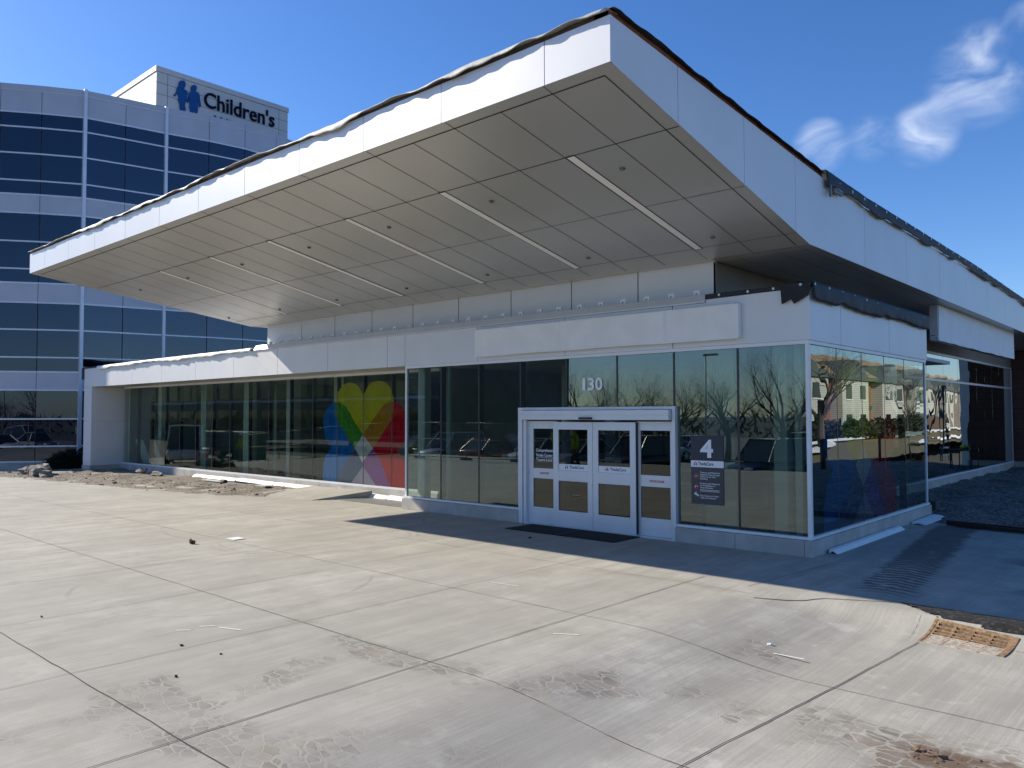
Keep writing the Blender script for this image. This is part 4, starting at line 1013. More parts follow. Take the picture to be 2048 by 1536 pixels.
for i, (a, c) in enumerate(zip(PL[:-1], PL[1:])):
    for k, (z0, z1) in enumerate(BD):
        b = MB(); seg_box(b, a, c, z0 + .05, z1 - .05, -.2, .03, 0, .012, .012)
        if k: seg_box(b, a, c, z0 - .03, z0 + .047, -.1, .05, 1)
        seg_box(b, a, c, z1 - .047, z1 + .03, -.1, .05, 1)
        b.build('spandrel_panel' if k else 'tower_base', ['spandrel' if k else 'stone', 'mullion'], T)
    for z0, z1, ms in FL:
        b = MB(); A, Cc = Vector((a[0], a[1], 0)), Vector((c[0], c[1], 0)); d = (Cc - A).normalized(); n = Vector((d.y, -d.x, 0))
        off = n * (.012 * R.uniform(-1, 1))
        b.quad(A + d * .02 + Vector((0, 0, z0 + .03)), Cc - d * .02 + Vector((0, 0, z0 + .03)) , Cc - d * .02 + off * .4 + Vector((0, 0, z1 - .03)), A + d * .02 + Vector((0, 0, z1 - .03)))
        for z in ms: seg_box(b, a, c, z - .035, z + .035, -.05, .055, 1)
        b.build('window', ['tower_glass', 'mullion'], T, fix=False)
    b = MB(); seg_box(b, a, c, 17.75, 18.0, -.3, .07, 0); b.build('parapet_cap', 'spandrel', T)
for i in (4, 6):
    q = Vector((PL[i][0], PL[i][1], 0)); b = MB(); b.box(q.x - .06, q.x + .12, q.y - .075, q.y + .075, -.8, 18.05); b.build('facade_fin', 'mullion', T)
b = MB(); b.box(PL[3][0] + .02, PL[3][0] + .05, PL[3][1] - .02, PL[3][1] + .02, 0, 17)
core = MB(); inner = [Vector((x - .35, y, 0)) for x, y in PL] + [Vector((-52, 19, 0)), Vector((-52, -3.75, 0))]
core.prism([q + Vector((0, 0, -1)) for q in inner], (0, 0, 18.6)); core.build('tower_core', 'pent', T)
# penthouse with the hospital sign
PX_, PY0, PY1 = -40.66, 7.32, 15.95
PH = MB(); PH.box(-48, PX_, PY0, PY1, 17.4, 22.18); PH.box(-48.05, PX_ + .05, PY0 - .05, PY1 + .05, 22.2, 22.5); 
for z in (20.19, 20.89, 21.56): PH.box(PX_ - .001, PX_ + .004, PY0, PY1, z - .012, z + .012, 1); PH.box(-48, PX_, PY0 - .004, PY0 + .001, z - .012, z + .012, 1)
for y in (PY0 + .66, PY0 + 7.98): PH.box(PX_ - .001, PX_ + .004, y - .012, y + .012, 17.4, 22.18, 1)
PH = PH.build('penthouse', ['pent', 'panel_edge'], T)
RT2 = (0, 1, 0)
text('sign_lettering', "Children's", 'sign_navy', PH, (PX_ + .03, PY0 + 2.86, 20.93), RT2, UP, .93, 4.76, .07, .010)
text('sign_lettering', 'Wisconsin', 'sign_blue', PH, (PX_ + .03, PY0 + 3.50, 20.10), RT2, UP, .46, 3.6, .05, .006)
def kid(pts, y0, sc):
    m_ = MB(); m_.prism([(PX_ + .03, PY0 + y, z) for y, z in pts], (.06, 0, 0)); return m_
def trk(x, y): return (.66 + (x - 600) / 2048 * 360 * .0275, 22.18 - 0)
def crop(x, y):   # trace on the penthouse face
    px, py = 230 + x * .17578, 130 + y * .17578; d = cr * ((px - 1024) / FOC) - cu * ((py - 768) / FOC) + fw
    q = CAM + d * ((PX_ - CAM.x) / d.x); return (q.y - PY0, q.z)
girl = [(757,178),(785,185),(798,210),(798,240),(785,262),(780,275),(815,300),(822,330),(812,350),(815,385),(832,420),(830,432),(815,425),(800,395),(795,430),(790,470),(800,500),(792,560),(775,560),(768,480),(762,560),(735,560),(732,480),(728,440),(710,400),(715,370),(708,340),(698,330),(680,360),(660,355),(668,340),(690,315),(700,262),(718,240),(722,205),(735,186)]
boy = [(893,230),(915,238),(925,260),(922,285),(910,300),(940,318),(958,350),(962,400),(972,460),(970,480),(950,482),(952,462),(945,420),(935,400),(935,460),(938,500),(930,560),(905,560),(900,510),(892,510),(885,560),(850,560),(848,520),(840,480),(848,420),(842,370),(835,420),(826,435),(822,420),(828,350),(835,318),(862,305),(858,290),(858,255),(870,238)]
for o_ in (girl, boy):
    m_ = MB(); m_.prism([(PX_ + .025, PY0 + crop(*q)[0], crop(*q)[1]) for q in o_], (.06, 0, 0)); m_.build('child_silhouette', 'sign_blue', PH)
# added box standing in for a canopy reflection in the tower glass
b = MB(); b.box(-29.0, -26.5, 4.5, 6.2, 4.13, 4.9); b.box(-29.05, -26.45, 4.45, 6.25, 4.9, 4.96, 1)
tag(b.build('reflection_box', ['inner_white', 'rubber'], None, (-27.7, 5.3, 4.13)), 'pale box with dark lid above the low left roof, in place of a reflection', 'roof unit')

# ------------------------------------------------------------------ TREES (bare)
def bare_tree(seed, H, spread=1.0, depth=6):
    rg = random.Random(seed); tr_, cr_ = MB(), MB()
    def grow(q, d, L, r, lev):
        n = 3; pts = [q]; dd = d.copy()
        for i in range(n):
            dd = (dd + Vector((rg.uniform(-1, 1), rg.uniform(-1, 1), rg.uniform(-.25, .6))) * .14).normalized(); pts.append(pts[-1] + dd * L / n)
        rs = [r * (1 - .42 * i / n) for i in range(n + 1)]
        (tr_ if lev < 1 else cr_).tube(pts, rs, 8 if lev < 1 else (5 if lev < 3 else 3), 0, lev < 1)
        if lev >= depth: return
        kids_ = 3 if lev < 4 else 2
        if lev == 0: kids_ = 6
        for k in range(kids_):
            t = 1.0 if k == 0 and lev else rg.uniform(.45, 1.0); at = pts[0].lerp(pts[-1], t) if t < 1 else pts[-1]
            i = min(n - 1, int(t * n)); at = pts[i].lerp(pts[min(n, i + 1)], t * n - i) if t < 1 else pts[-1]
            ax = Vector((rg.uniform(-1, 1), rg.uniform(-1, 1), 0)).normalized(); ang = rg.uniform(.35, .85) * spread
            nd = (dd * math.cos(ang) + (ax - dd * ax.dot(dd)).normalized() * math.sin(ang) + Vector((0, 0, .12))).normalized()
            grow(at, nd, L * rg.uniform(.66, .84), rs[min(n, i + 1)] * rg.uniform(.55, .75), lev + 1)
    grow(Vector((0, 0, 0)), Vector((0, 0, 1)), H * .30, H * .024, 0)
    return tr_, cr_
TL = [(-23, -24.5, 7.6, 'bare young tree on the car park island, left of its group'), (-17.8, -24.5, 6.9, 'slim bare tree on the car park island beside the lamp pole'), (-18.3, -33, 8.4, 'spreading bare tree far across the car park'), (-13, -29.5, 8.0, 'bare tree across the car park behind the dark car'),
      (-30, -38, 8.5, 'tall bare tree at the far left of the car park'), (13.8, 37, 10.5, 'twisted bare tree before the brick and siding houses'), (17, 66, 8.5, 'bare tree near the right end of the hedge'), (-45, -22, 8.5, 'bare tree standing behind the parked cars at the west edge'), (-58, -10, 9, 'broad bare tree beyond the white van')]
protos = []
for k in range(3): protos.append(bare_tree(11 + k * 5, 7.0, .95 + .08 * k))
shared = {}
for i, (x, y, H, l_) in enumerate(TL):
    z = -.62 if y < 0 else -.05
    t = empty('bare_tree', (x, y, z), l_, 'tree', 'bare trees around the car park')
    k = i % 3
    if k not in shared:
        a = protos[k][0].build('trunk', 'bark', None, (0, 0, 0)); c = protos[k][1].build('crown', 'twig', None, (0, 0, 0), fix=False)
        shared[k] = (a.data, c.data); bpy.data.objects.remove(a); bpy.data.objects.remove(c)
    for nm_, me_ in zip(('trunk', 'crown'), shared[k]):
        o = bpy.data.objects.new(nm_, me_); COL.objects.link(o); o.parent = t
    sc_ = H / 7.0; t.scale = (sc_, sc_, sc_); t.rotation_euler.z = i * 2.1
# distant wooded edge
wd = MB(); base = []
for k in range(3):
    t_, c_ = bare_tree(40 + k, 10, 1.0, 4); base.append((t_, c_))
for i in range(90):
    a = R.uniform(-3.5, .25); rr = 95 + R.uniform(0, 55); x = rr * math.cos(a); y = rr * math.sin(a) - 10
    for b_ in base[i % 3]:
        th = R.uniform(0, 6.28); k = R.uniform(.65, 1.25); c0, s0 = math.cos(th) * k, math.sin(th) * k
        wd.add([(x + p_[0] * c0 - p_[1] * s0, y + p_[0] * s0 + p_[1] * c0, -1.4 + p_[2] * k) for p_ in b_.v], b_.f, 0)
for i in range(5000):
    a = R.uniform(-3.6, .3); rr = 90 + R.uniform(0, 50); q = Vector((rr * math.cos(a), rr * math.sin(a) - 10, -1.4 + 3.2 * R.random() ** 1.5))
    d = Vector((R.uniform(-1, 1), R.uniform(-1, 1), R.uniform(.2, 1.6))).normalized() * R.uniform(.8, 2.2); u = d.cross(Vector((R.uniform(-1, 1), R.uniform(-1, 1), .3))).normalized() * R.uniform(.05, .30)
    wd.quad(q - u, q + u, q + d + u * .3, q + d - u * .3)
tag(wd.build('far_woods', 'twig', fix=False), kind='stuff')
# light poles
for i, (x, y, l_) in enumerate(((-17.6, -29, 'grey lamp pole rising among the bare car park trees'), (-52, -36, 'grey lamp pole at the far side of the car park'), (10.5, 22, 'short lamp pole beside the lawn path'))):
    lp = empty('lamp_pole', (x, y, -.6), l_, 'lamp pole', 'lamp poles'); hh = 5.6 if i < 2 else 3.5
    m_ = MB(); m_.tube([(x, y, -.6), (x, y, hh)], [.055, .04], 10); m_.build('pole', 'pole', lp); m_ = MB(); m_.box(x - .1, x + .75, y - .14, y + .14, hh - .02, hh + .10); m_.build('lamp_head', 'pole', lp, bevel=.03)

# ------------------------------------------------------------------ VEHICLES
def vehicle(name, loc, turn, paint, label, cat, L=4.6, Wd=1.82, H=1.5, kind_='car'):
    v = empty(name, loc, label, cat, 'vehicles in the car park'); hw = Wd / 2; zs = .92 if kind_ != 'van' else 1.05; gc = .28
    o3 = Vector(loc)
    def tr(b): b.v = [tuple(Vector(q) + o3) for q in b.v]; return b
    def loft(secs, k=0):
        """secs: (x, halfwidth, zlow, zhigh, inset)"""
        b = MB(); rings = []
        for x, w, z0, z1, ins in secs:
            rings.append([(x, -w, z0 + .12), (x, -w * .9, z0), (x, w * .9, z0), (x, w, z0 + .12), (x, w, z0 + (z1 - z0) * .72), (x, w - ins, z1), (x, -w + ins, z1), (x, -w, z0 + (z1 - z0) * .72)])
        n = len(rings); vs = [q for r_ in rings for q in r_]
        fs = [(i * 8 + j, i * 8 + (j + 1) % 8, (i + 1) * 8 + (j + 1) % 8, (i + 1) * 8 + j) for i in range(n - 1) for j in range(8)]
        b.add(vs, fs + [tuple(range(8))[::-1], tuple(range((n - 1) * 8, n * 8))], k, True); return b
    h = L / 2
    if kind_ == 'van': secs = [(-h, hw * .9, gc + .1, 1.0, .1), (-h + .1, hw, gc, 1.05, .06), (h - .9, hw, gc, 1.05, .06), (h - .15, hw * .95, gc, .95, .12), (h, hw * .82, gc + .1, .72, .2)]
    else: secs = [(-h, hw * .84, gc + .14, zs - .08, .1), (-h + .12, hw * .96, gc, zs, .10), (-h + .9, hw, gc, zs + .03, .09), (h - 1.3, hw, gc, zs, .09), (h - .35, hw * .96, gc, zs - .14, .14), (h, hw * .78, gc + .14, zs - .30, .2)]
    body = tr(loft(secs)).build('body', paint, v)
    s_ = body.modifiers.new('smooth', 'SUBSURF'); s_.levels = s_.render_levels = 1
    if kind_ == 'van': cab = [(-h + .03, 1.0, hw * .93), (-h + .10, H, hw * .84), (h - 1.55, H, hw * .84), (h - .55, 1.02, hw * .92)]
    elif kind_ == 'suv': cab = [(-h + .10, zs, hw * .92), (-h + .40, H, hw * .76), (h - 1.95, H, hw * .76), (h - 1.15, zs, hw * .92)]
    else: cab = [(-h + .45, zs, hw * .90), (-h + 1.25, H, hw * .70), (h - 2.15, H, hw * .70), (h - 1.25, zs, hw * .90)]
    (x0, z0, w0), (x1, z1, w1), (x2, z2, w2), (x3, z3, w3) = cab
    g_ = MB(); P8 = [(x0, -w0, z0 - .05), (x0, w0, z0 - .05), (x3, w3, z3 - .05), (x3, -w3, z3 - .05), (x1, -w1, z1), (x1, w1, z1), (x2, w2, z2), (x2, -w2, z2)]
    g_.add(P8, [(0, 1, 5, 4), (1, 2, 6, 5), (2, 3, 7, 6), (3, 0, 4, 7), (4, 5, 6, 7)]); tr(g_).build('windows', 'car_glass', v)
    rf = MB(); rf.prism([(x1 - .04, -w1 - .01, z1), (x1 - .04, w1 + .01, z1), (x2 + .04, w2 + .01, z2), (x2 + .04, -w2 - .01, z2)], (0, 0, .05))
    for sy_ in (-1, 1):
        for (xa, za, wa), (xb, zb, wb) in ((cab[0], cab[1]), (cab[3], cab[2])): rf.beam((xa, sy_ * (wa + .005), za - .04), (xb, sy_ * (wb + .005), zb + .02), .07, .07)
        xm = (x1 + x2) / 2; rf.beam((xm, sy_ * (w0 + .005), zs - .03), (xm, sy_ * (w1 + .005), z1), .06, .06)
        if kind_ == 'van': rf.prism([(x0 + .1, sy_ * (w0 + .006), z0), (xm, sy_ * (w0 + .006), z0), (xm, sy_ * (w1 + .008), z1), (x1 + .05, sy_ * (w1 + .008), z1)], (0, .01, 0))
    tr(rf).build('roof', paint, v, bevel=.02)
    wr = .33 if kind_ == 'car' else .37
    for xw in (-h + .85, h - .92):
        for sy_ in (-1, 1):
            w_ = MB(); y0 = sy_ * (hw - .10); w_.tube([(xw, y0 - .1, wr), (xw, y0 + .12 * sy_ * 1.0 if sy_ > 0 else y0 - .12, wr)] if sy_ > 0 else [(xw, y0 + .1, wr), (xw, y0 - .12, wr)], wr, 20)
            wo = tr(w_).build('wheel', 'tyre', v); r_ = MB(); r_.tube([(xw, sy_ * (hw + .005), wr), (xw, sy_ * (hw + .028), wr)], wr * .62, 14); tr(r_).build('rim', 'rim', wo)
    for sy_ in (-1, 1):
        a = MB(); a.box(h - .18, h - .02, sy_ * (hw * .62) - .17, sy_ * (hw * .62) + .17, zs - .36, zs - .22); tr(a).build('headlight', 'lamp_glass', v, bevel=.02)
        a = MB(); a.box(-h - .01, -h + .12, sy_ * (hw * .70) - .14, sy_ * (hw * .70) + .14, zs - .28, zs - .10); tr(a).build('taillight', 'tail_red', v, bevel=.02)
    v.rotation_euler.z = turn
    return v
zl = -.61
for i, (x, y, tn, pt, l_, kd) in enumerate((
    (-9.5, -19.5, 1.75, 'car_black', 'black car parked nearest the camera at the apron edge', 'suv'), (-16.5, -20.5, 1.66, 'car_grey', 'dark grey hatchback parked in the near row', 'suv'),
    (-20.2, -20.6, 1.6, 'car_silver', 'silver saloon in the middle of the near parking row', 'car'), (-23.4, -21, 1.58, 'car_white', 'white saloon in the near parking row', 'car'),
    (-26.6, -20.8, -1.57, 'car_red', 'dark red saloon in the near parking row', 'car'), (-30, -20.6, 1.55, 'car_silver', 'silver estate car near the end of the parking row', 'suv'),
    (-33.5, -20.8, 1.6, 'car_black', 'black saloon at the end of the near parking row', 'car'), (-20, -31, 1.6, 'car_white', 'white saloon in the far parking row', 'car'),
    (-27, -31.5, 1.55, 'car_blue', 'dark blue saloon in the far parking row', 'car'), (-34, -31, 1.6, 'car_grey', 'dark grey saloon in the far parking row', 'car'), (-13, -32, 1.6, 'car_silver', 'silver estate car in the far parking row', 'suv'))):
    vehicle('parked_car', (x, y, -.60 if y > -29 else zl), tn, pt, l_, 'car', 4.6 if kd == 'car' else 4.75, 1.82, 1.48 if kd == 'car' else 1.74, kd)
vehicle('white_van', (-44, -8.6, -.79), .5, 'car_white', 'tall white van parked at the west edge of the forecourt', 'van', 5.4, 2.0, 2.35, 'van')
vehicle('parked_car', (-49, -13.5, -.8), 1.1, 'car_black', 'large black estate car beside the tower entrance drive', 'car', 5.0, 1.95, 1.85, 'suv')
# clinic block across the forecourt (mirrored in the left glass)
CB = empty('clinic_block', (-66, -50, -1.4), 'dark three storey clinic block across the forecourt, in shade', 'building')
CX0, CX1, CY = -150, -61, -46
m_ = MB(); m_.box(CX0, CX1, CY - 26, CY, -1.5, 15.5); m_.tube([(CX1, CY - 7, -1.5), (CX1, CY - 7, 15.5)], 7.0, 40); m_.build('wall', 'wall_grey', CB)
for k, z in enumerate((.4, 4.6, 8.8, 12.6)):
    bx('band', 'frame_white' if k == 1 else 'inner_dark', CB, CX0, CX1, CY, CY + .12, z - .55, z - .2)
    for i in range(21): bx('window', 'car_glass', CB, CX0 + 4.2 * i + .5, CX0 + 4.2 * i + 3.7, CY + .002, CY + .05, z, z + 2.5)
text('sign_lettering', "Children's", 'navy', CB, (CX1 - 18, CY + .13, 7.55), (-1, 0, 0), (0, 0, 1), .9, 4.8, .05, .01)
# temporary fence, barrel and cones of the building site
fn = empty('site_fence', (-38, -12, -.7), 'run of temporary chain link fence panels before the parked cars', 'fence')
m_ = MB(); pm = MB()
pts = [(-41 + 3.0 * i, -11.2 - .62 * i + .3 * math.sin(i)) for i in range(9)]
for a, c in zip(pts[:-1], pts[1:]):
    za, zb = gh(*a), gh(*c)
    for z in (.12, 1.0, 1.82): m_.tube([(a[0], a[1], za + z), (c[0], c[1], zb + z)], .022, 6)
    for t_ in range(0, 26):
        u_ = t_ / 25; x = a[0] + (c[0] - a[0]) * u_; y = a[1] + (c[1] - a[1]) * u_; u2 = min(1, u_ + .06); pm.tube([(x, y, za + .15), (x, y, za + 1.8)], .004, 3)
for a in pts: m_.tube([(a[0], a[1], gh(*a)), (a[0], a[1], gh(*a) + 1.85)], .025, 6); m_.box(a[0] - .3, a[0] + .3, a[1] - .12, a[1] + .12, gh(*a), gh(*a) + .1)
m_.build('fence_frame', 'pole', fn); pm.build('fence_mesh', 'pole', fn)
def cone(x, y, z, s_, label):
    c_ = empty('traffic_cone', (x, y, z), label, 'traffic cone', 'orange site markers'); m_ = MB(); m_.tube([(x, y, z + .03), (x, y, z + .75 * s_)], [.17 * s_, .03 * s_], 16); m_.build('cone_body', 'orange', c_); m_ = MB(); m_.tube([(x, y, z + .36 * s_), (x, y, z + .5 * s_)], [.108 * s_, .084 * s_], 16); m_.build('reflective_band', 'text_white', c_); m_ = MB(); m_.box(x - .2 * s_, x + .2 * s_, y - .2 * s_, y + .2 * s_, z, z + .035); m_.build('cone_foot', 'black', c_)
cone(-39.8, -8.4, -.72, 1.1, 'orange cone standing by the striped barrel near the van'); cone(2.9, 29.5, -.05, 1.0, 'orange cone in the shaded yard by the tall ladder'); cone(-.1, 31, -.05, .9, 'orange cone behind the tall ladder')
bl = empty('traffic_barrel', (-41.2, -8.4, -.75), 'orange and white striped traffic barrel near the van', 'barrel'); m_ = MB(); m_.tube([(-41.2, -8.4, -.75), (-41.2, -8.4, -.6), (-41.2, -8.4, .2)], [.34, .29, .23], 18); m_.build('barrel_body', 'orange', bl); m_ = MB()
for z in (-.4, -.05): m_.tube([(-41.2, -8.4, z), (-41.2, -8.4, z + .13)], [.275 - .03 * (z + .4), .26 - .03 * (z + .4)], 18)
m_.build('reflective_band', 'text_white', bl)
# tall orchard ladder and work table in the right yard (seen mirrored in the wing glass)
tl = empty('tall_ladder', (2.1, 30, -.05), 'tall open step ladder standing in the right yard', 'ladder'); m_ = MB()
for s_ in (-1, 1): m_.beam((1.9, 30.2 + s_ * .75, -.05), (1.9, 30.2 + s_ * .25, 3.6), .10, .06)
m_.build('front_rail', 'alu_dark', tl); m_ = MB()
for s_ in (-1, 1): m_.beam((3.2, 30.2 + s_ * .75, -.05), (2.0, 30.2 + s_ * .25, 3.6), .08, .06)
m_.build('rear_rail', 'alu_dark', tl); m_ = MB()
for k in range(10): t_ = .06 + k * .095; w_ = .75 - .5 * t_; m_.box(1.84, 1.98, 30.2 - w_, 30.2 + w_, 3.65 * t_, 3.65 * t_ + .06)
m_.build('step', 'alu', tl)
wt = empty('work_table', (-.4, 23.8, 0), 'dark work table with papers near the brick return wall', 'table'); m_ = MB(); m_.box(-.75, .05, 23.3, 24.5, .74, .80); m_.build('table_top', 'inner_dark', wt)
for x in (-.70, 0): 
    for y in (23.36, 24.44): bx('leg', 'inner_dark', wt, x - .03, x + .03, y - .03, y + .03, 0, .74)
m_ = MB(); m_.blob((-.3, 24.1, .86), (.2, .28, .08), 0, 4, .5); tag(m_.build('safety_vest', 'hivis', None, (-.3, 24.1, .8)), 'crumpled high visibility vest lying on the work table', 'vest')

# ------------------------------------------------------------------ HOUSES OPPOSITE (seen in the side glass)
for hi, (ya, yb, l_) in enumerate(((52, 98, 'two storey brick and siding houses with gabled bays across the lawn'), (101, 150, 'second row of brick and siding houses farther along the lawn'))):
    xh = 24; H_ = empty('terrace_house', (xh, ya, -.1), l_, 'house'); 
    bx('wall', 'brick_red', H_, xh, xh + 11, ya, yb, -.2, 6.2)
    m_ = MB(); m_.prism([(xh - .7, ya - .5, 6.05), (xh + 5.5, ya - .5, 9.0), (xh + 11.7, ya - .5, 6.05)], (0, yb - ya + 1, 0)); m_.build('roof', 'shingle', H_)
    bx('eave', 'trim_green', H_, xh - .72, xh - .5, ya - .5, yb + .5, 5.7, 6.1)
    y = ya + 2
    while y < yb - 7:
        bx('siding_bay', 'siding', H_, xh - 1.2, xh, y, y + 7.5, -.2, 5.6)
        m_ = MB(); m_.prism([(xh - 1.4, y - .3, 5.6), (xh - 1.4, y + 7.8, 5.6), (xh - 1.4, y + 3.75, 7.7)], (5, 0, 0)); m_.build('gable', 'trim_green', H_)
        for yw_ in (y + 1.0, y + 5.0):
            for zw in (.8, 3.7): 
                w_ = MB(); w_.box(xh - 1.26, xh - 1.19, yw_, yw_ + 1.5, zw, zw + 1.4); wo = w_.build('window', 'car_glass', H_); w_ = MB(); w_.box(xh - 1.29, xh - 1.2, yw_ - .1, yw_ + 1.6, zw - .12, zw - .01); w_.build('window_sill', 'frame_white', wo)
        bx('brick_band', 'inner_dark', H_, xh - .06, xh, y + 7.5, min(yb, y + 12), 2.7, 3.1)
        y += 12
def hedge(x, y0, y1, h_, label, seed):
    hd_ = MB(); rg = random.Random(seed)
    for i in range(int((y1 - y0) * 130)):
        y = rg.uniform(y0, y1); a = rg.uniform(0, 6.28); k = rg.random() ** .4; hh = h_ * (.7 + .5 * noise.noise(Vector((y * .5, seed, 0)))); q = Vector((x + 1.1 * k * math.cos(a), y, -.1 + hh * .5 + hh * .5 * k * math.sin(a)))
        d = Vector((rg.uniform(-1, 1), rg.uniform(-1, 1), rg.uniform(-.3, 1))).normalized() * .34; u = d.cross(Vector((rg.uniform(-1, 1), 1, .2))).normalized() * .10; hd_.quad(q - u, q + u, q + d + u * .4, q + d - u * .4)
    tag(hd_.build('hedge', 'juniper', None, (x, (y0 + y1) / 2, -.1), fix=False), label, 'hedge', 'hedges before the houses')
hedge(19.5, 50, 76, 2.3, 'evergreen hedge before the first gabled bays', 1); hedge(20.5, 80, 94, 3.0, 'taller evergreen hedge near the wooden gate', 2)
b = MB(); b.box(21, 21.1, 94, 112, -.1, 2.0); tag(b.build('board_fence', 'wood_fence', None, (21, 103, -.1)), 'dark board fence beside the hedge end', 'fence')
for i, (x, y, l_) in enumerate(((7.1, 19.5, 'thick dark bollard post on the yard edge'), (7.0, 26, 'thin dark post on the yard edge, first'), (7.6, 33, 'thin dark post on the yard edge, second'))):
    b = MB(); b.tube([(x, y, -.2), (x, y, 1.25)], .14 if i == 0 else .06, 10); tag(b.build('post', 'black', None, (x, y, -.1)), l_, 'post', 'posts on the yard edge')

# ------------------------------------------------------------------ WORKERS (seen mirrored in the glass)
def person(loc, turn, label, stride=.22, legm='denim', arms=((.20, .10, .92), (-.18, .12, .95))):
    pr = empty('person', loc, label, 'person', 'site workers')
    J = {}; E_ = []; rd = {}
    def jt(n, co, r, par=None):
        J[n] = len(J); rd[J[n]] = (Vector(co), r)
        if par: E_.append((J[par], J[n]))
    jt('pelvis', (0, 0, .95), (.16, .12)); jt('belly', (0, 0, 1.10), (.155, .115), 'pelvis'); jt('chest', (0, .0, 1.32), (.185, .13), 'belly'); jt('neckb', (0, 0, 1.47), (.075, .07), 'chest'); jt('neck', (.01, 0, 1.53), (.055, .055), 'neckb'); jt('head', (.03, 0, 1.62), (.085, .075), 'neck'); jt('crown', (.02, 0, 1.73), (.08, .075), 'head')
    for s_, nm_ in ((1, 'l'), (-1, 'r')):
        st_ = stride * s_
        jt('hip' + nm_, (0, .09 * s_, .90), (.10, .10), 'pelvis'); jt('knee' + nm_, (st_ * .6 + .03, .10 * s_, .50), (.065, .065), 'hip' + nm_); jt('ank' + nm_, (st_ - .02, .10 * s_, .10), (.045, .045), 'knee' + nm_); jt('toe' + nm_, (st_ + .16, .11 * s_, .04), (.045, .035), 'ank' + nm_)
        ax = arms[0] if s_ > 0 else arms[1]
        jt('sh' + nm_, (0, .20 * s_, 1.42), (.07, .07), 'chest'); jt('elb' + nm_, (-.03 + ax[0] * .3, .26 * s_, 1.15), (.048, .048), 'sh' + nm_); jt('wr' + nm_, (ax[0], .26 * s_ - ax[1] * s_ * .3, ax[2]), (.033, .033), 'elb' + nm_); jt('hand' + nm_, (ax[0] + .04, .25 * s_ - ax[1] * s_ * .3, ax[2] - .10), (.035, .022), 'wr' + nm_)
        for k in range(4): jt('f%d%s' % (k, nm_), (ax[0] + .045 + .018 * k - .02, .25 * s_ - ax[1] * s_ * .3, ax[2] - .185 + .006 * abs(k - 1.5)), (.009, .009), 'hand' + nm_)
        jt('th' + nm_, (ax[0] + .085, .24 * s_ - ax[1] * s_ * .3, ax[2] - .13), (.011, .011), 'wr' + nm_)
    me = bpy.data.meshes.new('body'); me.from_pydata([rd[i][0] for i in range(len(J))], E_, []); o = bpy.data.objects.new('body', me); COL.objects.link(o)
    sk = o.modifiers.new('skin', 'SKIN'); sk.use_smooth_shade = True
    for i in range(len(J)): me.skin_vertices[0].data[i].radius = rd[i][1]
    me.skin_vertices[0].data[0].use_root = True
    ss_ = o.modifiers.new('sub', 'SUBSURF'); ss_.levels = ss_.render_levels = 2
    dg = bpy.context.evaluated_depsgraph_get(); dg.update(); m2 = bpy.data.meshes.new_from_object(o.evaluated_get(dg)); bpy.data.objects.remove(o)
    for k in ('skin', 'hivis', legm, 'boot'): m2.materials.append(MATS[k])
    for pl in m2.polygons:
        c_ = pl.center; pl.use_smooth = True
        pl.material_index = 3 if c_.z < .13 else 2 if c_.z < .93 and abs(c_.y) < .22 else 0 if c_.z > 1.49 or (abs(c_.y) > .2 and c_.z < .93) or c_.z < .93 else 1
    o = bpy.data.objects.new('body', m2); COL.objects.link(o); o.parent = pr; ORIG[o.name] = Vector(loc)
    L3 = Vector(loc)
    def at(b): b.v = [tuple(Vector(q) + L3) for q in b.v]; return b
    hh = MB(); hh.tube([(.02, 0, 1.695), (.02, 0, 1.72), (.02, 0, 1.79), (.02, 0, 1.825)], [.118, .115, .085, .03], 16); hh.tube([(.05, 0, 1.69), (.05, 0, 1.703)], [.145, .14], 16); at(hh).build('hard_hat', 'hardhat', pr)
    fc = MB(); fc.blob((.118, 0, 1.625), (.018, .013, .022), 0, 1, .1, 1); at(fc).build('nose', 'skin', pr)
    fc = MB(); fc.box(.100, .118, -.045, -.020, 1.650, 1.662); fc.box(.100, .118, .020, .045, 1.650, 1.662); fc.box(.098, .113, -.022, .022, 1.578, 1.585, 1); at(fc).build('eyes_and_mouth', ['black', 'label_red'], pr)
    vs_ = MB(); vs_.tube([(0, 0, 1.02), (0, 0, 1.07)], [.001, .001], 3); 
    pr.rotation_euler.z = turn
    return pr
person((-13.5, -11.5, 0), 2.9, 'worker in high visibility jacket and hard hat walking across the forecourt', .26)
person((-17.5, -15.2, 0), .9, 'worker in lime jacket standing by the parked cars', .05, 'khaki', ((.22, .2, 1.10), (.20, .2, 1.08)))
person((-41.5, -11.0, -.74), 1.2, 'worker with white hard hat standing near the white van', .06, 'khaki')
m_ = MB(); m_.box(-46.5, -44.5, -14.5, -13, -.8, 1.1); tag(m_.build('site_bin', 'green_box', None, (-45, -13.8, -.8), bevel=.04), 'dark green site bin between the van and the black estate car', 'bin')

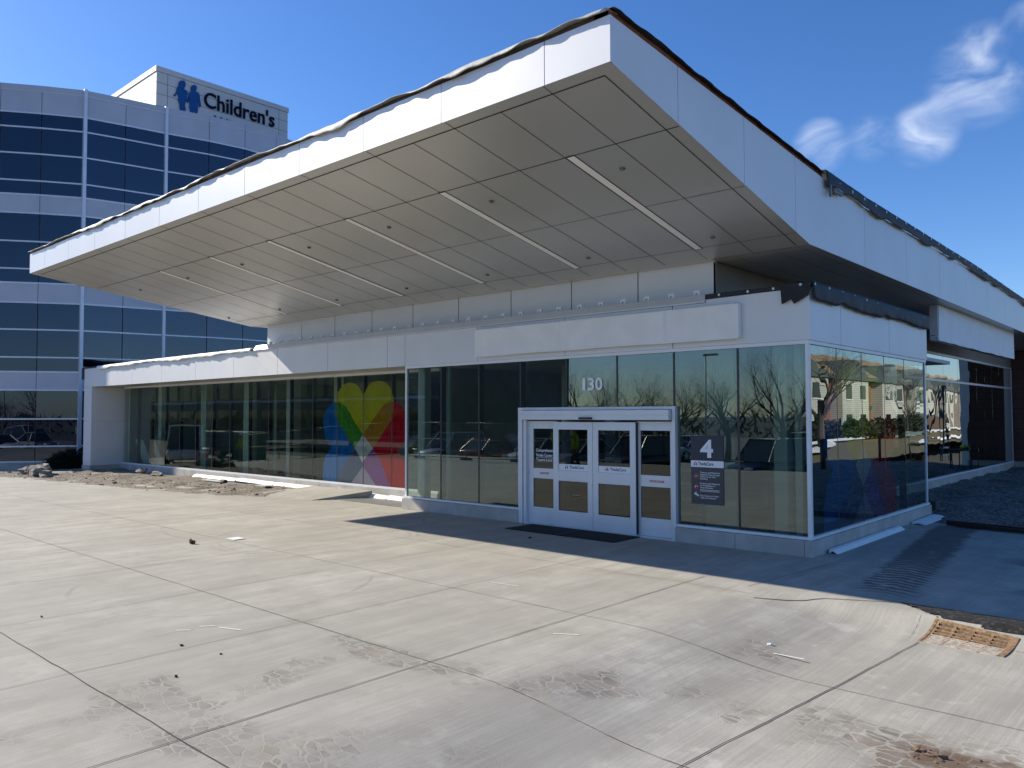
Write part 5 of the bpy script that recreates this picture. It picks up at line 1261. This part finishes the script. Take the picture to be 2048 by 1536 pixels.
# ------------------------------------------------------------------ LIGHT, SKY, OUTPUT
Ld = Vector((1.635, .505, -1)).normalized(); EL = math.asin(-Ld.z); AZ = math.atan2(-Ld.x, -Ld.y)
sl = bpy.data.lights.new('sun', 'SUN'); so = bpy.data.objects.new('sun', sl); COL.objects.link(so); so.location = (-40, -20, 60)
so.rotation_euler = Ld.to_track_quat('-Z', 'Y').to_euler(); sl.energy = 3.85; sl.angle = rad(.53); sl.color = (1, .92, .79)
w = bpy.data.worlds.new('World'); S.world = w; w.use_nodes = True; g = NG(w.node_tree); bg = w.node_tree.nodes['Background']
sk = g.node('ShaderNodeTexSky'); sk.sky_type = 'NISHITA'; sk.sun_disc = False; sk.sun_elevation = EL; sk.sun_rotation = AZ; sk.altitude = 250; sk.air_density = 1.0; sk.dust_density = .4; sk.ozone_density = 1.8
hs = g.node('ShaderNodeHueSaturation'); hs.inputs['Saturation'].default_value = 1.24; hs.inputs['Hue'].default_value = .503; hs.inputs['Value'].default_value = 1.0; w.node_tree.links.new(sk.outputs[0], hs.inputs['Color'])
dirv = g.node('ShaderNodeTexCoord').outputs['Generated']
def lobe(c_, r_in, r_out):
    d = g.node('ShaderNodeVectorMath', operation='DOT_PRODUCT'); g.plug(d.inputs[0], dirv); d.inputs[1].default_value = Vector(c_).normalized()
    return g.ss(d.outputs['Value'], math.cos(rad(r_out)), math.cos(rad(r_in)))
wp = g.noise(g.vmap(dirv, (1, 1, 2.2)), 9, 2, .5, out=1)
wq = g.node('ShaderNodeVectorMath', operation='MULTIPLY_ADD'); g.plug(wq.inputs[0], wp); wq.inputs[1].default_value = (.10, .10, .05); g.plug(wq.inputs[2], dirv)
wisp = g.ss(g.noise(g.vmap(wq.outputs[0], (1, 1, 1.6), (.3, .1, .2)), 9, 6, .52, .5), .38, .74)
msk = 0.0
for c_, ro, am in (((-.180, .920, .348), 3.3, 1.0), ((-.235, .923, .303), 2.3, .75), ((-.335, .891, .303), 2.0, .85), ((-.286, .907, .306), 1.7, .5), ((-.140, .910, .390), 1.2, .5)):
    msk = g.m('ADD', msk, g.m('MULTIPLY', lobe(c_, .1, ro), am), clamp=True)
hz = g.m('MULTIPLY', msk, wisp)
cb = g.mix(1.0, hs.outputs[0], g.mix(g.ss(g.xyz(dirv)[2], 0.0, .28), (.62, .735, 1.0), (.62, .735, .93)), 'MULTIPLY'); cc = g.mix(g.m('MULTIPLY', hz, .80), cb, (6.5, 6.9, 7.6))
g.plug(bg.inputs['Color'], cc); bg.inputs['Strength'].default_value = .096
vs = S.view_settings; vs.view_transform = 'Standard'; vs.look = 'None'; vs.exposure = .93; vs.gamma = 1; vs.use_curve_mapping = False
S.cycles.max_bounces = 10; S.cycles.transparent_max_bounces = 16; S.cycles.glossy_bounces = 5; S.cycles.diffuse_bounces = 4
S.cycles.caustics_reflective = False; S.cycles.caustics_refractive = False
S.cycles.use_denoising = True
S.cycles.sample_clamp_indirect = 6
